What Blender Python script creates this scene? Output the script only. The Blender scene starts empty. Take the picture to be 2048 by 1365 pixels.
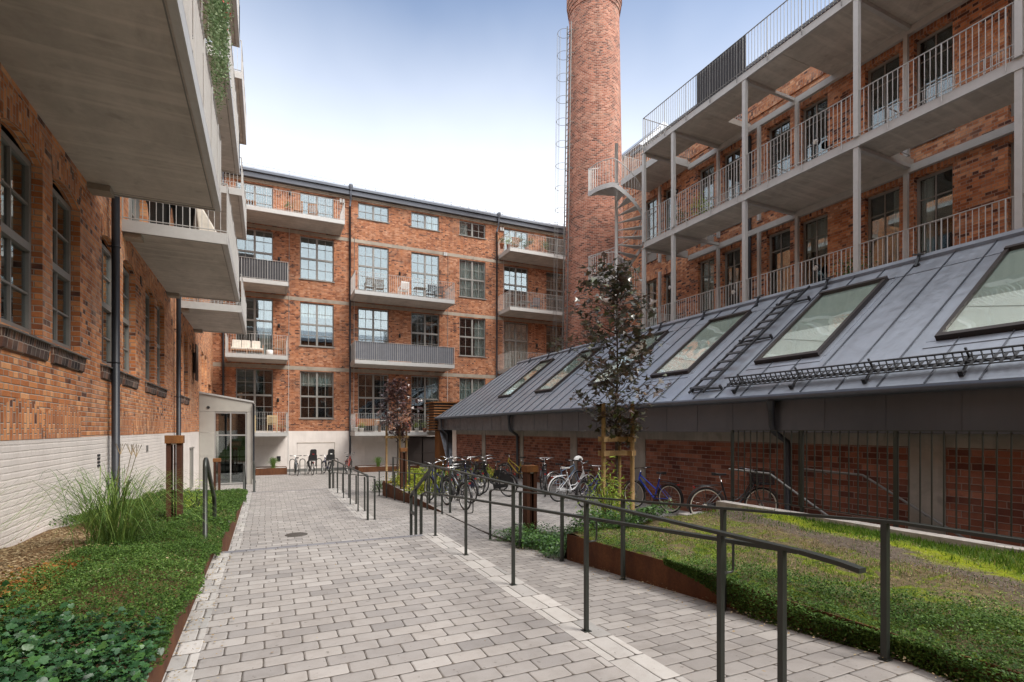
import bpy, math, random
import numpy as np
from mathutils import Vector, Matrix
PI = math.pi
R = random.Random(7)
NR = np.random.default_rng(11)
# ------------------------------------------------------------------ camera, sky, sun, exposure
scene = bpy.context.scene
FOC, HOR, CX = 1050.0, 858.0, 1024.0
YAW = math.atan(492 / 1050)
cam_d = bpy.data.cameras.new("camera")
cam = bpy.data.objects.new("camera", cam_d)
scene.collection.objects.link(cam)
cam.location = (0, 0, 1.5)
cam.rotation_euler = (PI / 2, 0, -YAW)
cam_d.sensor_width = 36.0
cam_d.lens = FOC / 2048 * 36
cam_d.shift_y = (HOR - 682.5) / 2048
cam_d.clip_end = 2000
cam_d.clip_start = 0.05
scene.camera = cam
SUN_EL, SUN_AZ = math.radians(50), math.radians(139)   # azimuth clockwise from +Y
world = bpy.data.worlds.new("World")
scene.world = world
world.use_nodes = True
wn, wl = world.node_tree.nodes, world.node_tree.links
wn.clear()
sky = wn.new("ShaderNodeTexSky")
sky.sky_type = 'NISHITA'
sky.sun_disc = False
sky.sun_elevation = SUN_EL
sky.sun_rotation = SUN_AZ
sky.air_density = 1.0
sky.dust_density = 0.6
sky.ozone_density = 1.0
# thin high cloud: whitens the sky towards the horizon
tc = wn.new("ShaderNodeTexCoord")
sp = wn.new("ShaderNodeSeparateXYZ")
wl.new(tc.outputs["Generated"], sp.inputs[0])
mr = wn.new("ShaderNodeMapRange")
mr.inputs["From Min"].default_value = 0.25
mr.inputs["From Max"].default_value = 0.66
mr.inputs["To Min"].default_value = 1.0
mr.inputs["To Max"].default_value = 0.0
wl.new(sp.outputs["Z"], mr.inputs["Value"])
nz = wn.new("ShaderNodeTexNoise")
nz.inputs["Scale"].default_value = 2.2
nz.inputs["Detail"].default_value = 4
wl.new(tc.outputs["Generated"], nz.inputs["Vector"])
ad = wn.new("ShaderNodeMath"); ad.operation = 'MULTIPLY_ADD'
wl.new(nz.outputs["Fac"], ad.inputs[0]); ad.inputs[1].default_value = 0.34
wl.new(mr.outputs[0], ad.inputs[2])
sb = wn.new("ShaderNodeMath"); sb.operation = 'SUBTRACT'; sb.use_clamp = True
wl.new(ad.outputs[0], sb.inputs[0]); sb.inputs[1].default_value = 0.17
mx = wn.new("ShaderNodeMix"); mx.data_type = 'RGBA'
# bright sky added out of view, overhead and behind the viewer, as ambient fill
hi = wn.new("ShaderNodeMapRange"); hi.inputs["From Min"].default_value = 0.68; hi.inputs["From Max"].default_value = 0.92; hi.inputs["To Max"].default_value = 0.8
wl.new(sp.outputs["Z"], hi.inputs["Value"])
bk = wn.new("ShaderNodeMapRange"); bk.inputs["From Min"].default_value = 0.25; bk.inputs["From Max"].default_value = -0.45
wl.new(sp.outputs["Y"], bk.inputs["Value"])
m1 = wn.new("ShaderNodeMath"); m1.operation = 'MAXIMUM'
wl.new(sb.outputs[0], m1.inputs[0]); wl.new(hi.outputs[0], m1.inputs[1])
m2 = wn.new("ShaderNodeMath"); m2.operation = 'MAXIMUM'
wl.new(m1.outputs[0], m2.inputs[0])
m3 = wn.new("ShaderNodeMath"); m3.operation = 'MULTIPLY'; m3.inputs[1].default_value = 0.9
wl.new(bk.outputs[0], m3.inputs[0]); wl.new(m3.outputs[0], m2.inputs[1])
cc = wn.new("ShaderNodeMix"); cc.data_type = 'RGBA'
cc.inputs["A"].default_value = (8.4, 8.5, 8.65, 1); cc.inputs["B"].default_value = (13.5, 13.6, 13.8, 1)
m4 = wn.new("ShaderNodeMath"); m4.operation = 'MAXIMUM'
wl.new(hi.outputs[0], m4.inputs[0]); wl.new(bk.outputs[0], m4.inputs[1])
wl.new(m4.outputs[0], cc.inputs["Factor"])
wl.new(m2.outputs[0], mx.inputs["Factor"])
wl.new(sky.outputs[0], mx.inputs["A"])
wl.new(cc.outputs["Result"], mx.inputs["B"])
bg = wn.new("ShaderNodeBackground")
bg.inputs["Strength"].default_value = 0.138
wl.new(mx.outputs["Result"], bg.inputs["Color"])
wo = wn.new("ShaderNodeOutputWorld")
wl.new(bg.outputs[0], wo.inputs[0])
sun_d = bpy.data.lights.new("sun", 'SUN')
sun_d.energy = 3.0
sun_d.angle = math.radians(26)
sun_d.color = (1.0, 0.94, 0.86)
sun = bpy.data.objects.new("sun", sun_d)
scene.collection.objects.link(sun)
sv = Vector((math.sin(SUN_AZ) * math.cos(SUN_EL), math.cos(SUN_AZ) * math.cos(SUN_EL), math.sin(SUN_EL)))
sun.rotation_euler = sv.to_track_quat('Z', 'Y').to_euler()
scene.view_settings.view_transform = 'Standard'
scene.view_settings.look = 'None'
scene.view_settings.gamma = 1
scene.view_settings.exposure = 0.62
scene.cycles.max_bounces = 8
scene.cycles.transparent_max_bounces = 12

# ------------------------------------------------------------------ materials
class NT:
    def __init__(s, name):
        s.m = bpy.data.materials.new(name); s.m.use_nodes = True
        s.n, s.l = s.m.node_tree.nodes, s.m.node_tree.links
        s.n.clear()
        s.out = s.n.new("ShaderNodeOutputMaterial")
    def new(s, t, **kw):
        x = s.n.new(t)
        for k, v in kw.items(): setattr(x, k, v)
        return x
    def put(s, sock, v):
        if v is None: return
        if hasattr(v, 'is_output'): s.l.new(v, sock)
        else:
            if sock.type == 'RGBA' and len(v) == 3: v = (*v, 1)
            sock.default_value = v
    def math(s, op, a, b=None, c=None, clamp=False):
        x = s.new("ShaderNodeMath", operation=op, use_clamp=clamp)
        s.put(x.inputs[0], a)
        if b is not None: s.put(x.inputs[1], b)
        if c is not None: s.put(x.inputs[2], c)
        return x.outputs[0]
    def mix(s, f, a, b, mode='MIX'):
        x = s.new("ShaderNodeMix", data_type='RGBA', blend_type=mode)
        s.put(x.inputs["Factor"], f); s.put(x.inputs["A"], a); s.put(x.inputs["B"], b)
        return x.outputs["Result"]
    def noise(s, vec, scale, detail=3, rough=0.55, dist=0.0):
        x = s.new("ShaderNodeTexNoise")
        x.inputs["Scale"].default_value = scale; x.inputs["Detail"].default_value = detail
        x.inputs["Roughness"].default_value = rough; x.inputs["Distortion"].default_value = dist
        s.put(x.inputs["Vector"], vec)
        return x.outputs["Fac"]
    def ramp(s, f, stops, interp='LINEAR'):
        x = s.new("ShaderNodeValToRGB"); x.color_ramp.interpolation = interp
        e = x.color_ramp.elements
        while len(e) < len(stops): e.new(0.5)
        for i, (p, cc) in enumerate(stops):
            e[i].position = p
            e[i].color = (cc, cc, cc, 1) if isinstance(cc, (int, float)) else (*cc, 1)
        s.put(x.inputs[0], f)
        return x.outputs["Color"]
    def maprange(s, v, a, b, c=0.0, d=1.0, interp='LINEAR'):
        x = s.new("ShaderNodeMapRange", interpolation_type=interp)
        s.put(x.inputs["Value"], v)
        for k, w in zip(("From Min", "From Max", "To Min", "To Max"), (a, b, c, d)): x.inputs[k].default_value = w
        return x.outputs[0]
    def uv(s): return s.new("ShaderNodeUVMap", uv_map="UVMap").outputs[0]
    def geo(s, o="Position"): return s.new("ShaderNodeNewGeometry").outputs[o]
    def bump(s, h, strength=0.3, dist=0.01):
        x = s.new("ShaderNodeBump"); x.inputs["Strength"].default_value = strength; x.inputs["Distance"].default_value = dist
        s.put(x.inputs["Height"], h)
        return x.outputs[0]
    def pbr(s, color, rough=0.7, metal=0.0, normal=None, spec=0.5, trans=None):
        b = s.new("ShaderNodeBsdfPrincipled")
        s.put(b.inputs["Base Color"], color); s.put(b.inputs["Roughness"], rough); s.put(b.inputs["Metallic"], metal)
        b.inputs["Specular IOR Level"].default_value = spec
        if normal is not None: s.put(b.inputs["Normal"], normal)
        s.l.new(b.outputs[0], s.out.inputs[0])
        s.b = b
        return s.m

def brick_cells(t, w, h, joint, swap=False, headers=True, wob=0.004, rnd_r=0.0):
    uv = t.uv()
    nn = t.new("ShaderNodeTexNoise"); nn.inputs["Scale"].default_value = 6.0; nn.inputs["Detail"].default_value = 3
    t.put(nn.inputs["Vector"], uv)
    va = t.new("ShaderNodeVectorMath", operation='SUBTRACT'); t.put(va.inputs[0], nn.outputs["Color"]); va.inputs[1].default_value = (.5, .5, .5)
    vb = t.new("ShaderNodeVectorMath", operation='SCALE'); t.put(vb.inputs[0], va.outputs[0]); vb.inputs["Scale"].default_value = wob * 4
    vc = t.new("ShaderNodeVectorMath", operation='ADD'); t.put(vc.inputs[0], uv); t.put(vc.inputs[1], vb.outputs[0])
    s2 = t.new("ShaderNodeSeparateXYZ"); t.put(s2.inputs[0], vc.outputs[0])
    x, y = (s2.outputs[1], s2.outputs[0]) if swap else (s2.outputs[0], s2.outputs[1])
    ry = t.math('DIVIDE', y, h); row = t.math('FLOOR', ry); fy = t.math('SUBTRACT', ry, row)
    odd = t.math('FLOORED_MODULO', row, 2.0)
    if headers:
        wr = t.math('MULTIPLY_ADD', odd, -w / 2, w)       # alternate header courses
        off = t.math('MULTIPLY', odd, 0.5)
        rx = t.math('ADD', t.math('DIVIDE', x, wr), off)
    else:
        wr = w
        wn_ = t.new("ShaderNodeTexWhiteNoise", noise_dimensions='1D'); t.put(wn_.inputs["W"], row)
        rx = t.math('ADD', t.math('DIVIDE', x, w), t.math('MULTIPLY_ADD', wn_.outputs["Value"], 0.16, t.math('MULTIPLY', odd, 0.5)))
    col = t.math('FLOOR', rx); fx = t.math('SUBTRACT', rx, col)
    ex = t.math('MULTIPLY', t.math('MINIMUM', fx, t.math('SUBTRACT', 1.0, fx)), wr)
    ey = t.math('MULTIPLY', t.math('MINIMUM', fy, t.math('SUBTRACT', 1.0, fy)), h)
    e = t.math('MINIMUM', ex, ey)
    if rnd_r:
        qx = t.math('MAXIMUM', t.math('SUBTRACT', rnd_r, ex), 0.0); qy = t.math('MAXIMUM', t.math('SUBTRACT', rnd_r, ey), 0.0)
        rr_ = t.math('SUBTRACT', rnd_r, t.math('SQRT', t.math('ADD', t.math('MULTIPLY', qx, qx), t.math('MULTIPLY', qy, qy))))
        e = t.math('MINIMUM', e, rr_)
    mask = t.maprange(e, joint * 0.35, joint * 0.65)      # 0 in the joint, 1 on the brick
    cb = t.new("ShaderNodeCombineXYZ"); t.put(cb.inputs[0], col); t.put(cb.inputs[1], row)
    wn2 = t.new("ShaderNodeTexWhiteNoise", noise_dimensions='2D'); t.put(wn2.inputs["Vector"], cb.outputs[0])
    s3 = t.new("ShaderNodeSeparateColor"); t.put(s3.inputs[0], wn2.outputs["Color"])
    return uv, mask, wn2.outputs["Value"], s3.outputs[0], e

def brick_mat(name, stops, mortar, w=0.25, h=0.077, joint=0.0115, swap=False, dark=0.35, tint=(1, 1, 1), headers=True, light_patch=0.25, wob=0.004):
    t = NT(name)
    uv, mask, rnd, rnd2, e = brick_cells(t, w, h, joint, swap, headers, wob)
    big = t.noise(uv, 0.45, 4, 0.6)
    v = t.math('ADD', rnd, t.maprange(big, 0.35, 0.7, -dark * 0.5, dark * 0.6))
    colr = t.ramp(t.math('MAXIMUM', t.math('MINIMUM', v, 0.999), 0.0), stops)
    vb_ = t.new('ShaderNodeCombineColor'); q_ = t.maprange(rnd2, 0, 1, 0.80, 1.08)
    for k_ in range(3): t.put(vb_.inputs[k_], q_)
    colr = t.mix(1.0, colr, vb_.outputs[0], 'MULTIPLY')
    soot = t.noise(uv, 0.8, 5, 0.7, 0.8)
    colr = t.mix(t.maprange(soot, 0.50, 0.72, 0, 0.75), colr, (0.42, 0.38, 0.39), 'MULTIPLY')
    fine = t.noise(uv, 55, 3, 0.7)
    colr = t.mix(t.maprange(fine, 0.3, 0.75), colr, (0.75, 0.72, 0.70), 'MULTIPLY')
    pat = t.noise(uv, 1.3, 3, 0.7)
    colr = t.mix(t.math('MULTIPLY', t.maprange(pat, 0.50, 0.70), light_patch), colr, (0.62, 0.44, 0.33))
    bloom = t.noise(uv, 0.55, 6, 0.75, 1.5)
    colr = t.mix(t.math('MULTIPLY', t.maprange(bloom, 0.60, 0.72), min(1.0, light_patch * 1.4)), colr, (0.55, 0.46, 0.40))
    st = t.new("ShaderNodeMapping"); st.inputs["Scale"].default_value = (2.5, 0.25, 1); t.put(st.inputs[0], uv)
    streak = t.noise(st.outputs[0], 1.0, 4, 0.6)
    colr = t.mix(t.math('MULTIPLY', t.maprange(streak, 0.5, 0.8), 0.45), colr, (0.30, 0.24, 0.20), 'MULTIPLY')
    mcol = t.mix(t.noise(uv, 3.0, 4), mortar, tuple(q * 0.55 for q in mortar))
    c = t.mix(mask, mcol, colr)
    c = t.mix(1.0, c, tint, 'MULTIPLY')
    hgt = t.math('ADD', t.maprange(e, 0, joint), t.math('MULTIPLY_ADD', fine, 0.35, t.math('MULTIPLY', rnd2, 0.5)))
    return t.pbr(c, 0.88, normal=t.bump(hgt, 0.8, 0.008), spec=0.25)

ORANGE = [(0.0, (0.12, 0.055, 0.05)), (0.06, (0.22, 0.09, 0.06)), (0.12, (0.38, 0.15, 0.08)), (0.40, (0.47, 0.20, 0.10)),
          (0.65, (0.54, 0.25, 0.125)), (0.85, (0.60, 0.31, 0.18)), (1.0, (0.64, 0.39, 0.26))]
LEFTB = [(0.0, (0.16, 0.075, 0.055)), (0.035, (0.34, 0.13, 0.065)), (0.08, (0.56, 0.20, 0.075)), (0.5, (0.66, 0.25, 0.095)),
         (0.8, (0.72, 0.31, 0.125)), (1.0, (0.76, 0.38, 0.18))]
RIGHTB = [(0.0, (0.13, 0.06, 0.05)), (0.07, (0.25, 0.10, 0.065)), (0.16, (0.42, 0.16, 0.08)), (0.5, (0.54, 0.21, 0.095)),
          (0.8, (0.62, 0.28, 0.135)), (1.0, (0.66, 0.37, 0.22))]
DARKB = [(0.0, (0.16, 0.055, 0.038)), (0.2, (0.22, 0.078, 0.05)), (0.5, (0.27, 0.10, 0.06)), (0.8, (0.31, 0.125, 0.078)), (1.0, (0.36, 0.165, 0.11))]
CHIMB = [(0.0, (0.17, 0.07, 0.055)), (0.10, (0.25, 0.095, 0.065)), (0.3, (0.34, 0.125, 0.08)), (0.6, (0.42, 0.165, 0.105)),
         (0.85, (0.48, 0.205, 0.135)), (1.0, (0.54, 0.27, 0.19))]
M = {}
M['brick_far'] = brick_mat('brick_far', ORANGE, (0.55, 0.47, 0.40), dark=0.30, light_patch=0.32, tint=(.80,.66,.57))
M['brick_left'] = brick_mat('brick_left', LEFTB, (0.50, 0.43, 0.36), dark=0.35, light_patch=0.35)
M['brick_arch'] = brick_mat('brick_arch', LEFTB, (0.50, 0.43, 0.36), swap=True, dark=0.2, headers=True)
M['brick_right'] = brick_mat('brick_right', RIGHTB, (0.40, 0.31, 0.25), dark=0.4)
M['brick_right_arch'] = brick_mat('brick_right_arch', RIGHTB, (0.40, 0.31, 0.25), swap=True, dark=0.2)
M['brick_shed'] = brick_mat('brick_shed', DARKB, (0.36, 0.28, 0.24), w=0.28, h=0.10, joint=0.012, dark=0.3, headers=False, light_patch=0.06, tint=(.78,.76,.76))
M['brick_chimney'] = brick_mat('brick_chimney', CHIMB, (0.56, 0.45, 0.38), w=0.24, h=0.085, joint=0.018, dark=0.3, headers=False, light_patch=0.25, wob=0.0015, tint=(.80,.74,.71))

def painted_brick(name, col):
    t = NT(name)
    uv, mask, rnd, rnd2, e = brick_cells(t, 0.25, 0.077, 0.014)
    n = t.noise(uv, 1.2, 4); f = t.noise(uv, 40, 3)
    c = t.mix(t.maprange(n, 0.35, 0.75), col, tuple(q * 0.84 for q in col))
    st = t.new("ShaderNodeMapping"); st.inputs["Scale"].default_value = (3, 0.3, 1); t.put(st.inputs[0], uv)
    c = t.mix(t.maprange(t.noise(st.outputs[0], 2.0, 4), 0.5, 0.85, 0, 0.4), c, (0.52, 0.47, 0.42))
    c = t.mix(t.maprange(t.noise(uv, 9, 4, 0.7), 0.66, 0.74, 0, 0.35), c, (0.5, 0.42, 0.36))
    h = t.math('ADD', t.maprange(e, 0, 0.014), t.math('MULTIPLY_ADD', f, 0.3, t.math('MULTIPLY', rnd2, 0.5)))
    return t.pbr(c, 0.8, normal=t.bump(h, 0.55, 0.007), spec=0.3)
M['plinth'] = painted_brick('white_painted_brick', (0.76, 0.70, 0.655))

def paver_mat(name, w, h, stops, joint=0.0065):
    t = NT(name)
    uv, mask, rnd, rnd2, e = brick_cells(t, w, h, joint, headers=False, wob=0.0035, rnd_r=0.024)
    c = t.ramp(rnd, stops)
    fine = t.noise(uv, 120, 3, 0.7); mid = t.noise(uv, 7, 4, 0.65); big = t.noise(uv, 0.6, 3)
    c = t.mix(t.maprange(fine, 0.25, 0.8, 0, 0.6), c, (0.72, 0.71, 0.70), 'MULTIPLY')
    c = t.mix(t.maprange(mid, 0.45, 0.8, 0, 0.5), c, (0.70, 0.67, 0.64), 'MULTIPLY')
    c = t.mix(t.maprange(big, 0.4, 0.75, 0, 0.35), c, (0.70, 0.68, 0.66), 'MULTIPLY')
    sp_ = t.noise(uv, 23, 2, 0.5)
    c = t.mix(t.maprange(sp_, 0.68, 0.73, 0, 0.55), c, (0.35, 0.32, 0.30), 'MULTIPLY')
    ln = t.noise(uv, 1.9, 5, 0.7, 0.8)
    c = t.mix(t.maprange(ln, 0.52, 0.72, 0, 0.5), c, (0.66, 0.64, 0.62), 'MULTIPLY')
    jn = t.noise(uv, 14, 3)
    jc = t.mix(t.maprange(jn, 0.4, 0.7), (0.035, 0.028, 0.022), (0.13, 0.11, 0.09))
    c = t.mix(mask, jc, c)
    hh = t.math('ADD', t.maprange(e, 0, 0.014, 0, 1, 'SMOOTHSTEP'), t.math('MULTIPLY_ADD', fine, 0.10, t.math('MULTIPLY', rnd2, 0.25)))
    return t.pbr(c, 0.82, normal=t.bump(hh, 0.9, 0.007), spec=0.3)
PAV = [(0.0, (0.245, 0.233, 0.226)), (0.12, (0.295, 0.279, 0.268)), (0.5, (0.326, 0.308, 0.294)), (0.85, (0.352, 0.331, 0.313)), (1.0, (0.395, 0.376, 0.36))]
PAVD = [(0.0, (0.24, 0.224, 0.212)), (0.3, (0.275, 0.257, 0.243)), (0.7, (0.305, 0.285, 0.268)), (1.0, (0.35, 0.33, 0.31))]
PAVL = [(0.0, (0.30, 0.295, 0.285)), (0.3, (0.38, 0.365, 0.35)), (0.7, (0.43, 0.415, 0.395)), (1.0, (0.49, 0.47, 0.45))]
M['pavers'] = paver_mat('concrete_pavers', 0.243, 0.152, PAV)
M['pavers_ramp'] = paver_mat('concrete_pavers_worn', 0.25, 0.158, PAVD)
M['pavers_border'] = paver_mat('border_setts', 0.15, 0.24, PAVL)
M['kerb_slab'] = paver_mat('kerb_slabs', 0.16, 0.35, PAVL)
M['nosing'] = paver_mat('dark_step_nosing', 0.35, 0.11, [(0, (0.17, 0.17, 0.19)), (1, (0.24, 0.24, 0.26))])

def simple(name, col, rough=0.6, metal=0.0, var=0.12, scale=4.0, bump=0.0, spec=0.5, dirt=None, bscale=40):
    t = NT(name)
    p = t.geo()
    n = t.noise(p, scale, 4, 0.6)
    c = t.mix(t.maprange(n, 0.3, 0.75), col, tuple(q * (1 - var * 2.2) for q in col))
    if dirt: c = t.mix(t.maprange(t.noise(p, scale * 0.4, 5, 0.65, 0.5), 0.5, 0.72, 0, dirt[1]), c, dirt[0])
    nm = t.bump(t.noise(p, bscale, 3), bump, 0.01) if bump else None
    return t.pbr(c, rough, metal, normal=nm, spec=spec)

def concrete(name, col, cells=True):
    t = NT(name)
    p = t.geo()
    mp = t.new("ShaderNodeMapping"); mp.inputs["Scale"].default_value = (1, 0.35, 1); t.put(mp.inputs[0], p)
    a = t.noise(mp.outputs[0], 1.5, 5, 0.6, 0.4); b = t.noise(p, 9, 4, 0.7); sp_ = t.noise(p, 3.1, 2, 0.4)
    c = t.mix(t.maprange(a, 0.35, 0.7), col, tuple(q * 0.72 for q in col))
    c = t.mix(t.maprange(b, 0.4, 0.75, 0, 0.35), c, tuple(q * 0.6 for q in col))
    c = t.mix(t.maprange(sp_, 0.66, 0.74, 0, 0.5), c, tuple(q * 0.55 for q in col))
    drk = t.noise(p, 0.9, 6, 0.72, 1.2)
    c = t.mix(t.maprange(drk, 0.52, 0.70, 0, 0.55), c, tuple(q * 0.5 for q in col))
    st = t.new("ShaderNodeMapping"); st.inputs["Scale"].default_value = (0.6, 7, 1); t.put(st.inputs[0], p)
    c = t.mix(t.maprange(t.noise(st.outputs[0], 1.0, 2, 0.5), 0.5, 0.66, 0, 0.28), c, tuple(min(1, q * 1.35) for q in col))
    return t.pbr(c, 0.85, normal=t.bump(b, 0.15, 0.01), spec=0.25)
M['slab'] = concrete('cast_concrete', (0.52, 0.48, 0.43))
M['lintel'] = concrete('lintel_concrete', (0.36, 0.31, 0.25))
M['pilaster'] = concrete('weathered_concrete', (0.27, 0.25, 0.22))
M['steel'] = simple('galvanised_paint', (0.44, 0.435, 0.42), 0.5, 0.1, 0.06, 6)
M['steel_mid'] = simple('weathered_galvanised', (0.20, 0.195, 0.185), 0.5, 0.2, 0.08, 6)
M['steel_dark'] = simple('galvanised_dark', (0.17, 0.165, 0.155), 0.5, 0.2, 0.08, 6)
M['rail'] = simple('handrail_paint', (0.030, 0.034, 0.029), 0.42, 0.2, 0.1, 8)
M['frame'] = simple('window_paint', (0.235, 0.225, 0.205), 0.5, 0, 0.06, 5)
M['downpipe'] = simple('downpipe_paint', (0.03, 0.033, 0.04), 0.45, 0.2, 0.1, 3)
M['porch'] = simple('porch_panel', (0.38, 0.365, 0.33), 0.55, 0.1, 0.05, 3)
M['black'] = simple('black_plastic', (0.018, 0.018, 0.02), 0.45, 0, 0.1, 9)
M['rubber'] = simple('rubber', (0.02, 0.02, 0.021), 0.8, 0, 0.1, 9)
M['chrome'] = simple('chrome', (0.6, 0.6, 0.6), 0.25, 1.0, 0.05, 9)
M['alu'] = simple('aluminium', (0.55, 0.55, 0.54), 0.4, 0.8, 0.05, 9)
M['red'] = simple('red_plastic', (0.28, 0.02, 0.018), 0.35, 0, 0.05, 9)
M['yellow'] = simple('yellow_paint', (0.38, 0.29, 0.03), 0.4, 0, 0.05, 9)
M['bike_white'] = simple('white_bicycle_paint', (0.78, 0.79, 0.80), 0.3, 0, 0.04, 9)
M['bike_blue'] = simple('blue_bicycle_paint', (0.01, 0.05, 0.42), 0.3, 0, 0.06, 9)
M['bike_navy'] = simple('navy_bicycle_paint', (0.02, 0.03, 0.12), 0.3, 0, 0.06, 9)
M['bike_pale'] = simple('pale_blue_bicycle_paint', (0.25, 0.38, 0.55), 0.3, 0, 0.06, 9)
M['bike_black'] = simple('black_bicycle_paint', (0.02, 0.02, 0.022), 0.3, 0, 0.06, 9)
M['bike_red'] = simple('red_bicycle_paint', (0.5, 0.05, 0.03), 0.3, 0, 0.06, 9)
M['bike_grey'] = simple('grey_bicycle_paint', (0.22, 0.24, 0.27), 0.35, 0.3, 0.06, 9)
M['bike_green'] = simple('green_bicycle_paint', (0.05, 0.12, 0.06), 0.35, 0.1, 0.06, 9)
M['brown'] = simple('brown_leather', (0.33, 0.17, 0.06), 0.5, 0, 0.15, 9)
M['cream'] = simple('cream_rim', (0.60, 0.56, 0.47), 0.5, 0, 0.05, 9)
M['stake'] = simple('stake_wood', (0.36, 0.23, 0.10), 0.8, 0, 0.25, 8, 0.4)
M['wood'] = simple('teak_wood', (0.33, 0.17, 0.085), 0.7, 0, 0.2, 8)
M['wood_light'] = simple('light_wood', (0.62, 0.48, 0.26), 0.7, 0, 0.15, 8)
M['wood_grey'] = simple('dark_wood', (0.16, 0.13, 0.10), 0.75, 0, 0.2, 8)
M['cushion'] = simple('cream_cushion', (0.66, 0.61, 0.53), 0.9, 0, 0.12, 5, 0.3)
M['white'] = simple('white_paint', (0.75, 0.75, 0.73), 0.6, 0, 0.05, 5)
M['terracotta'] = simple('terracotta', (0.42, 0.16, 0.08), 0.8, 0, 0.15, 5)
M['fabric'] = simple('grey_screen_fabric', (0.13, 0.135, 0.155), 0.9, 0, 0.12, 5)
M['fabric_dark'] = simple('dark_screen_fabric', (0.05, 0.05, 0.056), 0.9, 0, 0.12, 5)
M['curtain'] = simple('curtain', (0.55, 0.57, 0.55), 0.9, 0, 0.06, 2)
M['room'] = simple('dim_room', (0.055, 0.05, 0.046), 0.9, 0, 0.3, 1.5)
M['painted_reflection_white'] = simple('white_painted_reflection', (0.88, 0.88, 0.87), 0.9, 0, 0.02, 1.2)  # white of the reflected sky, painted on a sheet below the skylight glass
M['painted_reflection'] = simple('pale_painted_reflection', (0.44, 0.49, 0.465), 0.9, 0, 0.08, 1.2)  # grey green upper part of the painted skylight reflection
M['gravel'] = simple('white_gravel', (0.6, 0.58, 0.55), 0.9, 0, 0.4, 60, 0.8, bscale=60)
M['stone'] = simple('pale_stone', (0.50, 0.46, 0.42), 0.8, 0, 0.2, 7, 0.4)
M['doorpaint'] = simple('door_paint', (0.34, 0.335, 0.315), 0.5, 0, 0.05, 5)
M['darkdoor'] = simple('brown_metal_door', (0.075, 0.06, 0.055), 0.5, 0.2, 0.1, 2)
M['bark'] = simple('bark', (0.07, 0.05, 0.038), 0.9, 0, 0.3, 20, 0.6)
M['iron'] = simple('cast_iron', (0.13, 0.115, 0.10), 0.6, 0.5, 0.3, 30, 0.6)
M['lamp_glass'] = simple('opal_glass', (0.65, 0.65, 0.62), 0.3, 0, 0.02, 5)

def zinc(name, col):
    t = NT(name)
    p = t.geo()
    n = t.noise(p, 0.8, 4, 0.6); n2 = t.noise(p, 6, 3)
    c = t.mix(t.maprange(n, 0.3, 0.7), col, tuple(q * 0.8 for q in col))
    mp = t.new('ShaderNodeMapping'); mp.inputs['Scale'].default_value = (0.5, 5, 0.5); t.put(mp.inputs[0], p)
    c = t.mix(t.maprange(t.noise(mp.outputs[0], 1.0, 4, 0.65), 0.5, 0.75, 0, 0.4), c, tuple(q * 0.62 for q in col))
    r = t.maprange(n2, 0.3, 0.7, 0.28, 0.48)
    return t.pbr(c, r, 0.55, normal=t.bump(t.noise(p, 1.8, 3), 0.35, 0.03))
M['zinc'] = zinc('standing_seam_zinc', (0.34, 0.37, 0.42))
M['zinc_dark'] = zinc('dark_fascia_sheet', (0.10, 0.105, 0.12))
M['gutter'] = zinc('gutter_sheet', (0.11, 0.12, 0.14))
M['skyframe'] = simple('skylight_frame', (0.045, 0.036, 0.034), 0.4, 0.4, 0.05, 5)

def corten(name, a, b):
    t = NT(name)
    p = t.geo()
    mp = t.new("ShaderNodeMapping"); mp.inputs["Scale"].default_value = (1, 1, 0.35); t.put(mp.inputs[0], p)
    n = t.noise(mp.outputs[0], 4, 5, 0.65); n2 = t.noise(p, 45, 3, 0.7)
    c = t.mix(t.maprange(n, 0.3, 0.72), a, b)
    c = t.mix(t.maprange(n2, 0.4, 0.75, 0, 0.5), c, tuple(q * 0.5 for q in b))
    return t.pbr(c, 0.85, 0.1, normal=t.bump(n2, 0.3, 0.004), spec=0.25)
M['corten'] = corten('rusted_steel', (0.17, 0.07, 0.03), (0.075, 0.032, 0.02))
M['corten_dark'] = corten('dark_rusted_steel', (0.095, 0.038, 0.02), (0.05, 0.022, 0.015))
M['corten_bright'] = corten('bright_rusted_steel', (0.28, 0.12, 0.035), (0.13, 0.055, 0.025))

def glass(name, fac=0.28, tint=(0.86, 0.93, 0.95), wav=0.02, tcol=(0.80, 0.84, 0.83)):
    t = NT(name)
    p = t.geo()
    nm = t.bump(t.noise(p, 0.9, 2, 0.4), wav, 0.05)
    g = t.new("ShaderNodeBsdfGlossy"); g.inputs["Roughness"].default_value = 0.015; g.inputs["Color"].default_value = (*tint, 1)
    t.put(g.inputs["Normal"], nm)
    tr = t.new("ShaderNodeBsdfTransparent"); tr.inputs["Color"].default_value = (*tcol, 1)
    fr = t.new("ShaderNodeLayerWeight"); fr.inputs["Blend"].default_value = 0.5
    f = t.math('ADD', t.math('MULTIPLY_ADD', t.math('POWER', fr.outputs["Facing"], 4.0), 0.9, 0.04), fac, clamp=True)
    ms = t.new("ShaderNodeMixShader"); t.put(ms.inputs[0], f)
    t.l.new(tr.outputs[0], ms.inputs[1]); t.l.new(g.outputs[0], ms.inputs[2]); t.l.new(ms.outputs[0], t.out.inputs[0])
    return t.m
M['glass'] = glass('window_glass', 0.10)
M['glass_far'] = glass('far_window_glass', 0.13, (0.80, 0.90, 0.95))
M['glass_sky'] = glass('skylight_glass', 0.12, (0.95, 0.99, 0.97), 0.25, (0.95, 0.98, 0.96))

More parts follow.
